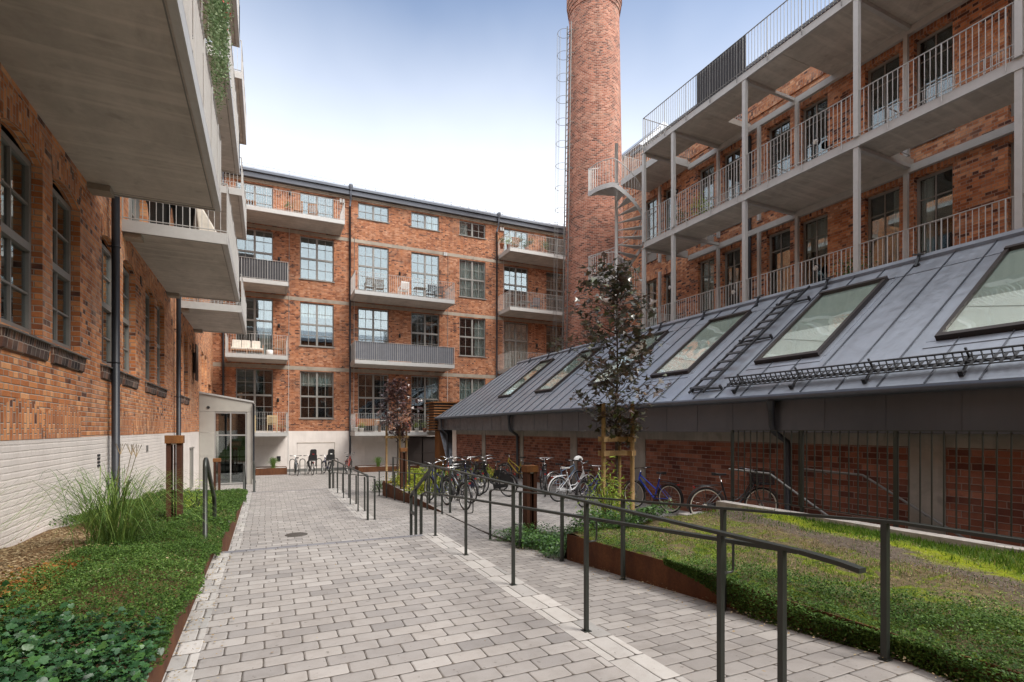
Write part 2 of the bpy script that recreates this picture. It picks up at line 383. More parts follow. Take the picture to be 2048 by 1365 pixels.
def leafy(name, stops, rough=0.5, spec=0.4, trans=0.25):
    t = NT(name)
    g = t.new("ShaderNodeNewGeometry")
    p = t.noise(g.outputs["Position"], 1.3, 3)
    v = t.math('ADD', t.math('MULTIPLY', g.outputs["Random Per Island"], 0.72), t.maprange(p, 0.3, 0.7, 0.0, 0.28))
    c = t.ramp(v, stops)
    b = t.new("ShaderNodeBsdfPrincipled"); t.put(b.inputs["Base Color"], c); b.inputs["Roughness"].default_value = rough
    b.inputs["Specular IOR Level"].default_value = spec
    tl = t.new("ShaderNodeBsdfTranslucent"); t.put(tl.inputs[0], c)
    ms = t.new("ShaderNodeMixShader"); ms.inputs[0].default_value = trans
    t.l.new(b.outputs[0], ms.inputs[1]); t.l.new(tl.outputs[0], ms.inputs[2]); t.l.new(ms.outputs[0], t.out.inputs[0])
    return t.m
M['leaf_maple'] = leafy('maple_leaf', [(0, (0.018, 0.026, 0.012)), (0.4, (0.045, 0.045, 0.022)), (0.62, (0.085, 0.042, 0.034)), (0.85, (0.065, 0.085, 0.022)), (1, (0.19, 0.08, 0.03))], 0.30, 1.0, 0.22)
M['leaf_maple_red'] = leafy('maple_leaf_red', [(0, (0.02, 0.012, 0.012)), (0.4, (0.05, 0.022, 0.024)), (0.7, (0.09, 0.035, 0.033)), (1, (0.16, 0.06, 0.03))], 0.36, 0.9, 0.12)
M['leaf_cover'] = leafy('strawberry_leaf', [(0, (0.008, 0.032, 0.012)), (0.45, (0.02, 0.07, 0.022)), (0.8, (0.045, 0.12, 0.028)), (1, (0.13, 0.24, 0.04))], 0.45, 0.5, 0.12)
M['thyme'] = leafy('creeping_thyme', [(0, (0.018, 0.045, 0.008)), (0.45, (0.05, 0.11, 0.017)), (0.8, (0.11, 0.20, 0.035)), (0.93, (0.18, 0.28, 0.07)), (1, (0.42, 0.46, 0.26))], 0.6, 0.3, 0.3)
M['thyme_dry'] = leafy('dry_thyme', [(0, (0.16, 0.10, 0.05)), (0.5, (0.34, 0.25, 0.14)), (1, (0.45, 0.38, 0.24))], 0.8, 0.2, 0.2)
M['rust_leaf'] = leafy('russet_leaf', [(0, (0.12, 0.045, 0.015)), (0.5, (0.30, 0.11, 0.025)), (0.8, (0.30, 0.20, 0.05)), (1, (0.16, 0.22, 0.05))], 0.7, 0.3, 0.3)
M['chips'] = leafy('gravel_chip', [(0, (0.05, 0.04, 0.035)), (0.5, (0.14, 0.115, 0.10)), (1, (0.30, 0.26, 0.22))], 0.9, 0.1, 0.0)
M['grass'] = leafy('ornamental_grass', [(0, (0.05, 0.09, 0.02)), (0.5, (0.10, 0.19, 0.035)), (0.85, (0.20, 0.28, 0.06)), (1, (0.36, 0.30, 0.13))], 0.55, 0.4, 0.25)
M['lawn'] = leafy('lawn_blades', [(0, (0.04, 0.09, 0.012)), (0.5, (0.09, 0.19, 0.02)), (0.85, (0.19, 0.30, 0.03)), (1, (0.34, 0.33, 0.12))], 0.6, 0.3, 0.3)
M['bamboo'] = leafy('yellow_green_leaf', [(0, (0.07, 0.13, 0.015)), (0.4, (0.20, 0.32, 0.03)), (0.8, (0.40, 0.50, 0.07)), (1, (0.55, 0.50, 0.12))], 0.5, 0.4, 0.35)
M['hedge'] = leafy('spirea_leaf', [(0, (0.10, 0.17, 0.015)), (0.45, (0.26, 0.34, 0.03)), (0.75, (0.42, 0.42, 0.06)), (1, (0.46, 0.24, 0.05))], 0.55, 0.35, 0.35)
M['ivy'] = leafy('ivy_leaf', [(0, (0.015, 0.04, 0.01)), (0.45, (0.04, 0.10, 0.02)), (0.8, (0.08, 0.18, 0.03)), (1, (0.19, 0.28, 0.07))], 0.4, 0.6, 0.15)
M['trail'] = leafy('trailing_leaf', [(0, (0.06, 0.11, 0.04)), (0.5, (0.16, 0.24, 0.11)), (1, (0.36, 0.42, 0.26))], 0.6, 0.3, 0.3)
M['flower'] = leafy('flower', [(0, (0.55, 0.05, 0.06)), (0.5, (0.65, 0.15, 0.12)), (1, (0.7, 0.3, 0.3))], 0.6, 0.3, 0.3)

def soil_mat(name, stops, scale, fine_col):
    t = NT(name)
    p = t.geo()
    n = t.noise(p, scale, 5, 0.65, 0.6); f = t.noise(p, 60, 3, 0.7); g = t.noise(p, 18, 4, 0.7)
    c = t.ramp(n, stops)
    c = t.mix(t.maprange(g, 0.4, 0.7, 0, 0.6), c, fine_col, 'MULTIPLY')
    c = t.mix(t.maprange(f, 0.62, 0.72, 0, 0.4), c, (0.45, 0.36, 0.22))
    return t.pbr(c, 0.95, normal=t.bump(t.math('ADD', f, g), 0.8, 0.02), spec=0.1)
M['soil_left'] = soil_mat('bark_mulch', [(0.3, (0.10, 0.065, 0.035)), (0.5, (0.20, 0.125, 0.065)), (0.7, (0.06, 0.04, 0.025))], 2.0, (0.5, 0.45, 0.4))
M['moss_old'] = soil_mat('mossy_gravel', [(0.36, (0.07, 0.13, 0.015)), (0.44, (0.24, 0.31, 0.018)), (0.50, (0.17, 0.15, 0.07)), (0.56, (0.14, 0.115, 0.085)), (0.66, (0.25, 0.29, 0.025))], 0.9, (0.55, 0.5, 0.42))

def moss_mat():
    t = NT('mossy_gravel')
    p = t.geo(); q = t.new("ShaderNodeSeparateXYZ"); t.put(q.inputs[0], p)
    n = t.noise(p, 1.6, 5, 0.65, 0.6); g = t.noise(p, 14, 4, 0.7); f = t.noise(p, 70, 3, 0.7); n2 = t.noise(p, 2.7, 4, 0.7, 1.0)
    sband = t.math('ADD', t.math('SUBTRACT', q.outputs[0], t.math('MULTIPLY', q.outputs[1], 0.2)), t.math('MULTIPLY_ADD', n, 0.9, -0.45 - 5.4))
    near = t.ramp(n2, [(0.35, (0.06, 0.085, 0.02)), (0.44, (0.15, 0.19, 0.018)), (0.50, (0.12, 0.10, 0.06)), (0.60, (0.17, 0.13, 0.075)), (0.70, (0.18, 0.21, 0.025))])
    band = t.ramp(t.maprange(sband, -0.6, 0.9), [(0.18, (0, 0, 0)), (0.26, (1, 1, 1))])
    far_ = t.ramp(t.maprange(sband, -0.6, 0.9), [(0.2, (0.13, 0.105, 0.085)), (0.52, (0.14, 0.115, 0.09)), (0.60, (0.24, 0.28, 0.018)), (0.74, (0.14, 0.19, 0.02)), (0.85, (0.07, 0.12, 0.02))])
    c = t.mix(band, near, far_)
    c = t.mix(t.maprange(g, 0.42, 0.66, 0, 0.65), c, (0.45, 0.42, 0.36), 'MULTIPLY')
    c = t.mix(t.maprange(f, 0.64, 0.72, 0, 0.45), c, (0.42, 0.33, 0.20))
    return t.pbr(c, 0.95, normal=t.bump(t.math('ADD', f, g), 0.8, 0.02), spec=0.1)
M['moss'] = moss_mat()

# ------------------------------------------------------------------ mesh helpers
COL = scene.collection
def set_props(o, label=None, cat=None, group=None, kind=None):
    if label: o['label'] = label
    if cat: o['category'] = cat
    if group: o['group'] = group
    if kind: o['kind'] = kind
    return o
def root(name, loc, label, cat, group=None, rz=0.0):
    o = bpy.data.objects.new(name, None)
    COL.objects.link(o)
    o.location = loc; o.rotation_euler = (0, 0, rz); o.empty_display_size = 0.3
    return set_props(o, label, cat, group)
def world_off(o):
    v = Vector((0, 0, 0))
    while o is not None:
        v += o.location; o = o.parent
    return v
def box_uv(me):
    n = len(me.loops)
    if not n: return
    lv = np.empty(n, np.int32); me.loops.foreach_get('vertex_index', lv)
    co = np.empty(len(me.vertices) * 3, np.float32); me.vertices.foreach_get('co', co); co = co.reshape(-1, 3)
    nrm = np.empty(len(me.polygons) * 3, np.float32); me.polygons.foreach_get('normal', nrm); nrm = np.abs(nrm.reshape(-1, 3))
    tot = np.empty(len(me.polygons), np.int32); me.polygons.foreach_get('loop_total', tot)
    ax = np.repeat(np.argmax(nrm + np.array([0, 0, 0.01]), axis=1), tot)
    p = co[lv]
    u = np.where(ax == 0, p[:, 1], p[:, 0]); v = np.where(ax == 2, p[:, 1], p[:, 2])
    uvl = me.uv_layers.new(name="UVMap")
    uvl.data.foreach_set('uv', np.stack([u, v], 1).astype(np.float32).ravel())

class MB:
    def __init__(s): s.v, s.f, s.sm = [], [], []
    def quad(s, a, b, c, d):
        n = len(s.v); s.v += [a, b, c, d]; s.f.append((n, n + 1, n + 2, n + 3)); s.sm.append(False)
    def hexa(s, p):
        n = len(s.v); s.v += p
        for q in ((0, 3, 2, 1), (4, 5, 6, 7), (0, 1, 5, 4), (1, 2, 6, 5), (2, 3, 7, 6), (3, 0, 4, 7)):
            s.f.append(tuple(n + i for i in q)); s.sm.append(False)
        return s
    def box(s, x0, x1, y0, y1, z0, z1):
        x0, x1 = min(x0, x1), max(x0, x1); y0, y1 = min(y0, y1), max(y0, y1); z0, z1 = min(z0, z1), max(z0, z1)
        return s.hexa([(x0, y0, z0), (x1, y0, z0), (x1, y1, z0), (x0, y1, z0), (x0, y0, z1), (x1, y0, z1), (x1, y1, z1), (x0, y1, z1)])
    def pbox(s, P, a0, a1, z0, z1, o0, o1):
        p, q = P(a0, z0, o0), P(a1, z1, o1)
        return s.box(p[0], q[0], p[1], q[1], p[2], q[2])
    def beam(s, a, b, w, h=None, up=(0, 0, 1)):
        h = h or w
        a, b = Vector(a), Vector(b); d = (b - a).normalized(); u = Vector(up)
        if abs(d.dot(u)) > 0.98: u = Vector((0, 1, 0))
        r = d.cross(u).normalized(); u = r.cross(d).normalized()
        r, u = r * w / 2, u * h / 2
        return s.hexa([tuple(q) for q in (a - r - u, a + r - u, b + r - u, b - r - u, a - r + u, a + r + u, b + r + u, b - r + u)])
    def tube(s, pts, r, k=8, caps=True, closed=False):
        pts = [Vector(p) for p in pts]; n = len(pts)
        rs = r if isinstance(r, (list, tuple)) else [r] * n
        base = len(s.v); prev = None
        for i, p in enumerate(pts):
            if closed: d = (pts[(i + 1) % n] - pts[i - 1]).normalized()
            elif i == 0: d = (pts[1] - p).normalized()
            elif i == n - 1: d = (p - pts[i - 1]).normalized()
            else: d = ((pts[i + 1] - p).normalized() + (p - pts[i - 1]).normalized()).normalized()
            if prev is None:
                u = Vector((0, 0, 1)) if abs(d.z) < 0.9 else Vector((1, 0, 0))
            else: u = prev
            a = d.cross(u).normalized(); u = a.cross(d).normalized(); prev = u
            for j in range(k):
                t = 2 * PI * j / k
                s.v.append(tuple(p + (a * math.cos(t) + u * math.sin(t)) * rs[i]))
        m = n if closed else n - 1
        for i in range(m):
            for j in range(k):
                i2 = (i + 1) % n
                s.f.append((base + i * k + j, base + i * k + (j + 1) % k, base + i2 * k + (j + 1) % k, base + i2 * k + j)); s.sm.append(True)
        if caps and not closed:
            s.f.append(tuple(base + j for j in range(k))); s.sm.append(False)
            s.f.append(tuple(base + (n - 1) * k + k - 1 - j for j in range(k))); s.sm.append(False)
        return s
    def ring(s, c, r, rt, axis='y', k=8, n=36, a0=0, a1=2 * PI):
        full = abs(a1 - a0 - 2 * PI) < 1e-6
        pts = []
        for i in range(n if full else n + 1):
            t = a0 + (a1 - a0) * i / n
            x, y = r * math.cos(t), r * math.sin(t)
            pts.append({'y': (c[0] + x, c[1], c[2] + y), 'z': (c[0] + x, c[1] + y, c[2]), 'x': (c[0], c[1] + x, c[2] + y)}[axis])
        return s.tube(pts, rt, k, closed=full)
    def lathe(s, c, prof, n=48, smooth=True, a0=0.0, a1=2 * PI):
        base = len(s.v); m = len(prof)
        for r, z in prof:
            for j in range(n):
                t = 2 * PI * j / n
                s.v.append((c[0] + r * math.cos(t), c[1] + r * math.sin(t), c[2] + z))
        for i in range(m - 1):
            for j in range(n):
                s.f.append((base + i * n + j, base + i * n + (j + 1) % n, base + (i + 1) * n + (j + 1) % n, base + (i + 1) * n + j)); s.sm.append(smooth)
        return s
    def prism(s, poly, f0, f1):   # poly: list of 2D; f0,f1 map 2D -> 3D
        n = len(poly); b = len(s.v)
        s.v += [f0(*p) for p in poly] + [f1(*p) for p in poly]
        s.f.append(tuple(b + i for i in range(n))[::-1]); s.sm.append(False)
        s.f.append(tuple(b + n + i for i in range(n))); s.sm.append(False)
        for i in range(n):
            j = (i + 1) % n
            s.f.append((b + i, b + j, b + n + j, b + n + i)); s.sm.append(False)
        return s
    def build(s, name, mat, parent=None, local=False, bevel=0.0, uv=None, **kw):
        me = bpy.data.meshes.new(name)
        me.from_pydata([tuple(v) for v in s.v], [], s.f)
        me.polygons.foreach_set('use_smooth', s.sm)
        me.update()
        if uv is None: box_uv(me)
        else:
            uvl = me.uv_layers.new(name="UVMap")
            for lp in me.loops: uvl.data[lp.index].uv = uv(me.vertices[lp.vertex_index].co)
        if parent is not None and not local:
            off = world_off(parent); me.transform(Matrix.Translation(-off))
        o = bpy.data.objects.new(name, me); COL.objects.link(o)
        me.materials.append(M[mat] if isinstance(mat, str) else mat)
        if parent is not None: o.parent = parent
        if bevel:
            b = o.modifiers.new('bevel', 'BEVEL'); b.width = bevel; b.segments = 2; b.limit_method = 'ANGLE'
        return set_props(o, **kw)

def leaves(name, mat, tv, tf, pos, size, rot, parent=None, mats=None, **kw):
    """pos (N,3), size (N,), rot (N,3,3): N copies of the template joined into one mesh"""
    tv = np.asarray(tv, float); N, K = len(pos), len(tv)
    co = np.einsum('nij,kj->nki', rot, tv) * size[:, None, None] + pos[:, None, :]
    fl = np.array([i for f in tf for i in f]); tot = np.array([len(f) for f in tf])
    L = len(fl)
    me = bpy.data.meshes.new(name)
    me.vertices.add(N * K); me.vertices.foreach_set('co', co.reshape(-1).astype(np.float32))
    idx = (fl[None, :] + (np.arange(N) * K)[:, None]).ravel()
    me.loops.add(N * L); me.loops.foreach_set('vertex_index', idx.astype(np.int32))
    tots = np.tile(tot, N); st = np.concatenate([[0], np.cumsum(tots)[:-1]])
    me.polygons.add(len(tots)); me.polygons.foreach_set('loop_start', st.astype(np.int32))
    try: me.polygons.foreach_set('loop_total', tots.astype(np.int32))
    except Exception: pass
    me.update(calc_edges=True); me.validate()
    if parent is not None: me.transform(Matrix.Translation(-world_off(parent)))
    o = bpy.data.objects.new(name, me); COL.objects.link(o)
    me.materials.append(M[mat])
    if parent is not None: o.parent = parent
    return set_props(o, **kw)
def rots(N, tilt=0.6, up=None):
    """random yaw, tilted away from vertical normal by up to tilt (radians)"""
    yaw = NR.uniform(0, 2 * PI, N); ti = NR.normal(0, tilt, N); az = NR.uniform(0, 2 * PI, N)
    cz, sz = np.cos(yaw), np.sin(yaw)
    Rz = np.zeros((N, 3, 3)); Rz[:, 0, 0] = cz; Rz[:, 0, 1] = -sz; Rz[:, 1, 0] = sz; Rz[:, 1, 1] = cz; Rz[:, 2, 2] = 1
    a = np.stack([np.cos(az), np.sin(az), np.zeros(N)], 1); c, s_ = np.cos(ti), np.sin(ti)
    K = np.zeros((N, 3, 3)); K[:, 0, 2] = a[:, 1]; K[:, 1, 2] = -a[:, 0]; K[:, 2, 0] = -a[:, 1]; K[:, 2, 1] = a[:, 0]
    Rt = np.eye(3)[None] + s_[:, None, None] * K + (1 - c)[:, None, None] * np.einsum('nij,njk->nik', K, K)
    return np.einsum('nij,njk->nik', Rt, Rz)
LEAF = ([(0, -.5, 0), (.28, 0, .06), (0, .5, 0), (-.28, 0, .06)], [(0, 1, 2, 3)])
LEAF_N = ([(0, -.5, 0), (.12, 0, .03), (0, .5, -.08), (-.12, 0, .03)], [(0, 1, 2, 3)])
SPIKE = ([(-.10, 0, 0), (.10, 0, 0), (.0, .15, 1)], [(0, 1, 2)])
def maple_tpl():
    pts = [(0, 0)]
    for a, r in ((-125, .38), (-100, .26), (-72, .72), (-58, .40), (-38, .50), (-30, .42), (0, 1.0), (30, .42), (38, .50), (58, .40), (72, .72), (100, .26), (125, .38)):
        t = math.radians(a); pts.append((r * math.sin(t), r * math.cos(t)))
    v = [(x, y, 0.16 * abs(x) - 0.10 * y * y) for x, y in pts]
    return v, [(0, i, i + 1) for i in range(1, 13)]
MAPLE = maple_tpl()
def round_tpl():
    v = [(0, -.1, 0)]
    for i in range(12):
        t = 2 * PI * i / 12; r = (.50, .40)[i % 2] * (.72 if i % 4 == 0 else 1.0)
        v.append((r * math.cos(t), r * math.sin(t), (.04, .17)[i % 2] - .05))
    return v, [(0, i, i % 12 + 1) for i in range(1, 13)]
ROUND = round_tpl()

# ------------------------------------------------------------------ ground, paths, steps, ramps
def sheet(name, mat, x0, x1, y0, y1, zf, nx=1, ny=1, kind='structure', parent=None, noise=0.0):
    m = MB(); n = []
    for j in range(ny + 1):
        for i in range(nx + 1):
            x, y = x0 + (x1 - x0) * i / nx, y0 + (y1 - y0) * j / ny
            z = zf(x, y) if callable(zf) else zf
            m.v.append((x, y, z + (R.uniform(-noise, noise) if 0 < i < nx and 0 < j < ny else 0)))
    for j in range(ny):
        for i in range(nx):
            a = j * (nx + 1) + i
            m.f.append((a, a + 1, a + nx + 2, a + nx + 1)); m.sm.append(noise > 0 or nx > 3)
    return m.build(name, mat, parent, kind=kind)
LO = -1.6
sheet('ground', 'pavers', -400, 400, -400, 600, LO)
m = MB()
m.box(-0.40, 2.0, -8, 7.19, LO, 0.0)
m.build('path', 'pavers', kind='structure')
m = MB(); m.box(-0.56, -0.40, -8, 7.19, LO, 0.001); m.build('path_border', 'pavers_border', kind='structure')
m = MB(); m.box(2.0, 2.28, -8, 7.3, LO, 0.002); m.build('path_kerb', 'kerb_slab', kind='structure')
m = MB()
m.box(-0.56, 2.0, 7.19, 7.3, LO, 0.002)
for i in range(1, 3): m.box(-0.56, 2.28, 7.3 + (i - 1) * .36, 7.3 + i * .36, LO, -i * 0.5 / 3)
m.build('steps', 'nosing', kind='structure')
YB0, YB1, ZB, ZC = 8.02, 18.5, -0.5, -0.95
m = MB(); m.box(-0.40, 1.85, YB0, YB1 - .1, LO, ZB); m.box(1.85, 3.80, YB0, 11.85, LO, ZB - 0.001)
m.build('lower_path', 'pavers', kind='structure')
m = MB(); m.box(-0.56, -0.40, YB0, YB1 - .1, LO, ZB + .001); m.build('lower_path_border', 'pavers_border', kind='structure')
m = MB(); m.box(1.85, 2.2, 11.85, YB1, LO, ZB + .002); m.build('lower_path_kerb', 'kerb_slab', kind='structure')
m = MB(); m.box(-0.56, 1.85, YB1 - .1, YB1, LO, ZB + .002)
m.box(-0.56, 2.2, YB1, YB1 + .36, LO, -.65); m.box(-0.56, 2.2, YB1 + .36, YB1 + .72, LO, -.80)
m.build('lower_steps', 'nosing', kind='structure')
def slope_block(name, mat, x0, x1, prof):
    m = MB()
    for (ya, za), (yb, zb) in zip(prof[:-1], prof[1:]):
        m.hexa([(x0, ya, LO), (x1, ya, LO), (x1, yb, LO), (x0, yb, LO), (x0, ya, za), (x1, ya, za), (x1, yb, zb), (x0, yb, zb)])
    return m.build(name, mat, kind='structure')
slope_block('ramp', 'pavers_ramp', 2.28, 3.80, [(-8, -.004), (2.0, -.004), (YB0, -.44), (YB0 + .9, -.499)])
slope_block('lower_ramp', 'pavers_ramp', 2.2, 3.85, [(11.85, ZB), (19.6, ZC)])
slope_block('terrace', 'pavers', 3.85, 9.2, [(8.1, -.44), (9.6, ZB), (19.3, ZB - .003)])
slope_block('terrace_strip', 'pavers', 7.05, 9.2, [(-8, -1.0), (4.5, -1.0), (6.3, -.18), (8.1, -.437)])
m = MB(); m.box(-2.6, 16.5, YB1 + .72, 32.5, LO, ZC); m.build('courtyard', 'pavers', kind='structure')
m = MB(); m.box(-12, 30, -30, -8, LO, -0.01); m.build('yard_behind', 'pavers', kind='structure')

def zleft(x, y):
    if y < 5: z = .32 + (5 - y) * .01
    elif y < 9: z = .32 - (y - 5) / 4 * .26
    elif y < 17.4: z = .06 - (y - 9) / 8.4 * .48
    else: z = -.42 - (y - 17.4) * .2
    if x > -.9: z -= (x + .9) * .30 * (1 if y < 9 else .3)
    else: z += (-.9 - x) * .04
    return z + .02 * math.sin(x * 7 + y * 3) + .02 * math.sin(y * 2.3 - x * 2)
def zright(x, y):
    base = .07 + .13 * (x - 3.8) / 3.2
    if y > 6.2:
        f = min(1, (y - 6.2) / (.22 + .62 * min(2.2, x - 3.8)))
        base = base * (1 - f) + (-.47) * f
    return base + .02 * math.sin(x * 5 + y * 2) + .015 * math.sin(y * 4 - x * 3)
sheet('left_bed_soil', 'soil_left', -2.6, -.57, -1, 17.6, zleft, 16, 90, noise=.015)
sheet('right_bed_soil', 'moss', 3.79, 7.02, -6, 8.8, zright, 26, 120, noise=.012)

# ------------------------------------------------------------------ building helpers
PL = lambda a, z, o: (-2.6 + o, a, z)
PF = lambda a, z, o: (a, 32.5 - o, z)
XR = 15.85; K9 = 0.9437
PR = lambda a, z, o: (XR - o, a, z)
PB = lambda a, z, o: (a, -12 + o, z)
def wall(parent, P, a0, a1, z0, z1, holes, mat, rev=0.3, name='wall', **kw):
    A = sorted({a0, a1, *[h[0] for h in holes], *[h[1] for h in holes]}); A = [a for a in A if a0 <= a <= a1]
    Z = sorted({z0, z1, *[h[2] for h in holes], *[h[3] for h in holes]}); Z = [z for z in Z if z0 <= z <= z1]
    m = MB()
    for i in range(len(A) - 1):
        for j in range(len(Z) - 1):
            ca, cz = (A[i] + A[i + 1]) / 2, (Z[j] + Z[j + 1]) / 2
            if any(h[0] < ca < h[1] and h[2] < cz < h[3] for h in holes): continue
            m.quad(P(A[i], Z[j], 0), P(A[i + 1], Z[j], 0), P(A[i + 1], Z[j + 1], 0), P(A[i], Z[j + 1], 0))
    for h in holes:
        p, q, r, s_ = h[:4]
        r2, s2 = max(r, z0), min(s_, z1)
        if s2 <= r2: continue
        m.quad(P(p, r2, 0), P(p, s2, 0), P(p, s2, -rev), P(p, r2, -rev)); m.quad(P(q, r2, 0), P(q, s2, 0), P(q, s2, -rev), P(q, r2, -rev))
        if s_ <= z1: m.quad(P(p, s_, 0), P(q, s_, 0), P(q, s_, -rev), P(p, s_, -rev))
        if r >= z0: m.quad(P(p, r, 0), P(q, r, 0), P(q, r, -rev), P(p, r, -rev))
    return m.build(name, mat, parent, **kw)
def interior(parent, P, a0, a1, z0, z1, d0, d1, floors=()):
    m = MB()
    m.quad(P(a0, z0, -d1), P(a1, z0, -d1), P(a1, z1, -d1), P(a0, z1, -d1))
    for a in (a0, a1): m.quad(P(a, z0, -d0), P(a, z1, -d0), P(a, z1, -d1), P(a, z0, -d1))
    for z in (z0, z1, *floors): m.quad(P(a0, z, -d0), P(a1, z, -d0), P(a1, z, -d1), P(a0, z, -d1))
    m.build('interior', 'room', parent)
def window(parent, P, a0, a1, z0, z1, rec=.12, cas=2, bars=1, trans=(), hbars=(), glass='glass', curtain=None, sill=True, fr=.06, panel=0.0, name='window', label=None, sash=None):
    m = MB(); o0, o1 = -rec - .06, -rec
    for a, b in ((a0, a0 + fr), (a1 - fr, a1)): m.pbox(P, a, b, z0, z1, o0, o1)
    for a, b in ((z0, z0 + fr), (z1 - fr, z1)): m.pbox(P, a0 + fr, a1 - fr, a, b, o0, o1)
    w = (a1 - a0) / cas
    for i in range(1, cas): m.pbox(P, a0 + i * w - .055, a0 + i * w + .055, z0 + fr, z1 - fr, o0 + .002, o1 + .012)
    for z in trans: m.pbox(P, a0 + fr, a1 - fr, z - .05, z + .05, o0 + .004, o1 + .02)
    for i in range(cas):
        for b in range(bars):
            c = a0 + i * w + w * (b + 1) / (bars + 1); m.pbox(P, c - .013, c + .013, z0 + fr + panel, z1 - fr, o0 + .02, o1 - .006)
    for z in hbars: m.pbox(P, a0 + fr, a1 - fr, z - .013, z + .013, o0 + .022, o1 - .008)
    if panel: m.pbox(P, a0 + fr, a1 - fr, z0 + fr, z0 + panel, o0 + .01, o1 - .01)
    f = m.build(name, 'frame', parent, label=label)
    g = MB(); og = -rec - .035
    g.pbox(P, a0 + .02, a1 - .02, z0 + max(.02, panel), z1 - .02, og - .004, og)
    g.build('pane', glass, f)
    if sill:
        s_ = MB(); s_.pbox(P, a0 - .06, a1 + .06, z0 - .05, z0 - .003, -rec, .06); s_.build('window_sill', 'frame', f)
    if curtain:
        ca, cb, za, zb = {'full': (a0 + .03, a1 - .03, z0 + .1, z1 - .05), 'top': (a0 + .05, a1 - .05, z1 - .62 * (z1 - z0) * .5, z1 - .05),
                          'left': (a0 + .05, a0 + .35 * (a1 - a0), z0 + .05, z1 - .05), 'right': (a1 - .38 * (a1 - a0), a1 - .05, z0 + .05, z1 - .05),
                          'half': (a0 + .05, a1 - .05, z0 + .1, z0 + .5 * (z1 - z0))}[curtain]
        c = MB(); n = max(6, int((cb - ca) / .035)); oc = -rec - .16
        for i in range(n):
            t0, t1 = ca + (cb - ca) * i / n, ca + (cb - ca) * (i + 1) / n
            q0, q1 = oc + .03 * math.sin(t0 * 40), oc + .03 * math.sin(t1 * 40)
            c.quad(P(t0, za, q0), P(t1, za, q1), P(t1, zb, q1), P(t0, zb, q0))
        c.build('curtain', 'curtain', f)
    return f
def railing_mesh(P, a0, a1, zt, depth, h=1.08, gap=.105, r=.011, sides=(True, True), back=0.0):
    m = MB()
    segs = []
    if sides[0]: segs.append(((a0, back), (a0, depth)))
    segs.append(((a0, depth), (a1, depth)))
    if sides[1]: segs.append(((a1, depth), (a1, back)))
    for (p, q), (p2, q2) in segs:
        L = math.hypot(p2 - p, q2 - q); n = max(2, int(L / gap))
        m.beam(P(p, zt + h, q), P(p2, zt + h, q2), .035, .012)
        for i in range(n + 1):
            t = i / n; a, o = p + (p2 - p) * t, q + (q2 - q) * t
            big = i % 10 == 0
            rr = .02 if big else r
            m.beam(P(a, zt - (.18 if big else .0), o + (.012 if big else 0)), P(a, zt + h, o + (.012 if big else 0)), rr, rr)
        m.beam(P(p, zt + .06, q), P(p2, zt + .06, q2), .03, .012)
    return m
def balcony(parent, P, a0, a1, zt, depth, th=.2, screen=None, steel='steel', sides=(True, True), label=None, gap=.105, beam=.22):
    s_ = MB(); s_.pbox(P, a0 + .03, a1 - .03, zt - th, zt, 0.0, depth - .035)
    sl = s_.build('balcony', 'slab', parent, label=label)
    e = MB()
    e.pbox(P, a0, a1, zt - beam, zt + .015, depth - .03, depth)
    for a in (a0, a1 - .03): e.pbox(P, a, a + .03, zt - beam, zt + .015, .0, depth - .032)
    e.pbox(P, a0 + .031, a1 - .031, zt - beam, zt - beam + .012, depth - .09, depth - .031)
    e.build('edge_beam', steel, sl)
    g_ = MB()
    for (qa, qb, pa, pb) in ((a0 + .10, a1 - .10, depth - .13, depth - .115), (a0 + .10, a0 + .115, .0, depth - .1305), (a1 - .115, a1 - .10, .0, depth - .1305)): g_.pbox(P, qa, qb, zt - th - .004, zt - th + .001, pa, pb)
    g_.build('drip_groove', 'steel_dark', sl)
    railing_mesh(P, a0 + .02, a1 - .02, zt, depth - .02, sides=sides, gap=gap).build('railing', steel, sl)
    if screen:
        c = MB(); n = int((a1 - a0) / .2)
        for i in range(n):
            t0, t1 = a0 + .05 + (a1 - a0 - .1) * i / n, a0 + .05 + (a1 - a0 - .1) * (i + 1) / n
            q0, q1 = depth - .05 + .008 * math.sin(i * 1.7), depth - .05 + .008 * math.sin((i + 1) * 1.7)
            c.quad(P(t0, zt + .07, q0), P(t1, zt + .07, q1), P(t1, zt + 1.06, q1), P(t0, zt + 1.06, q0))
        for a in (a0 + .045, a1 - .045): c.quad(P(a, zt + .07, .05), P(a, zt + .07, depth - .05), P(a, zt + 1.06, depth - .05), P(a, zt + 1.06, .05))
        c.build('privacy_screen', screen, sl)
    return sl
def arch_band(parent, P, a0, a1, ztop, rise, thick, rev, mat, proud=.006, name='arch'):
    """segmental arch of standing bricks whose soffit closes the top corners of a rectangular opening"""
    n = 12; m = MB(); w = a1 - a0; pts = []
    for i in range(n + 1):
        t = i / n; pts.append((a0 + w * t, ztop - rise * (2 * t - 1) ** 2))
    top = [(a0 - .06 + (w + .12) * i / n, z + thick) for i, (a, z) in enumerate(pts)]
    for i in range(n):
        (pa, pz), (qa, qz) = pts[i], pts[i + 1]; (ta, tz), (sa, sz) = top[i], top[i + 1]
        m.quad(P(pa, pz, proud), P(qa, qz, proud), P(sa, sz, proud), P(ta, tz, proud))
        m.quad(P(pa, pz, proud), P(qa, qz, proud), P(qa, qz, -rev), P(pa, pz, -rev))
        m.quad(P(ta, tz, proud), P(sa, sz, proud), P(sa, sz, 0), P(ta, tz, 0))
        m.quad(P(pa, pz, -rev), P(qa, qz, -rev), P(qa, ztop + .01, -rev), P(pa, ztop + .01, -rev))
    return m.build(name, mat, parent)
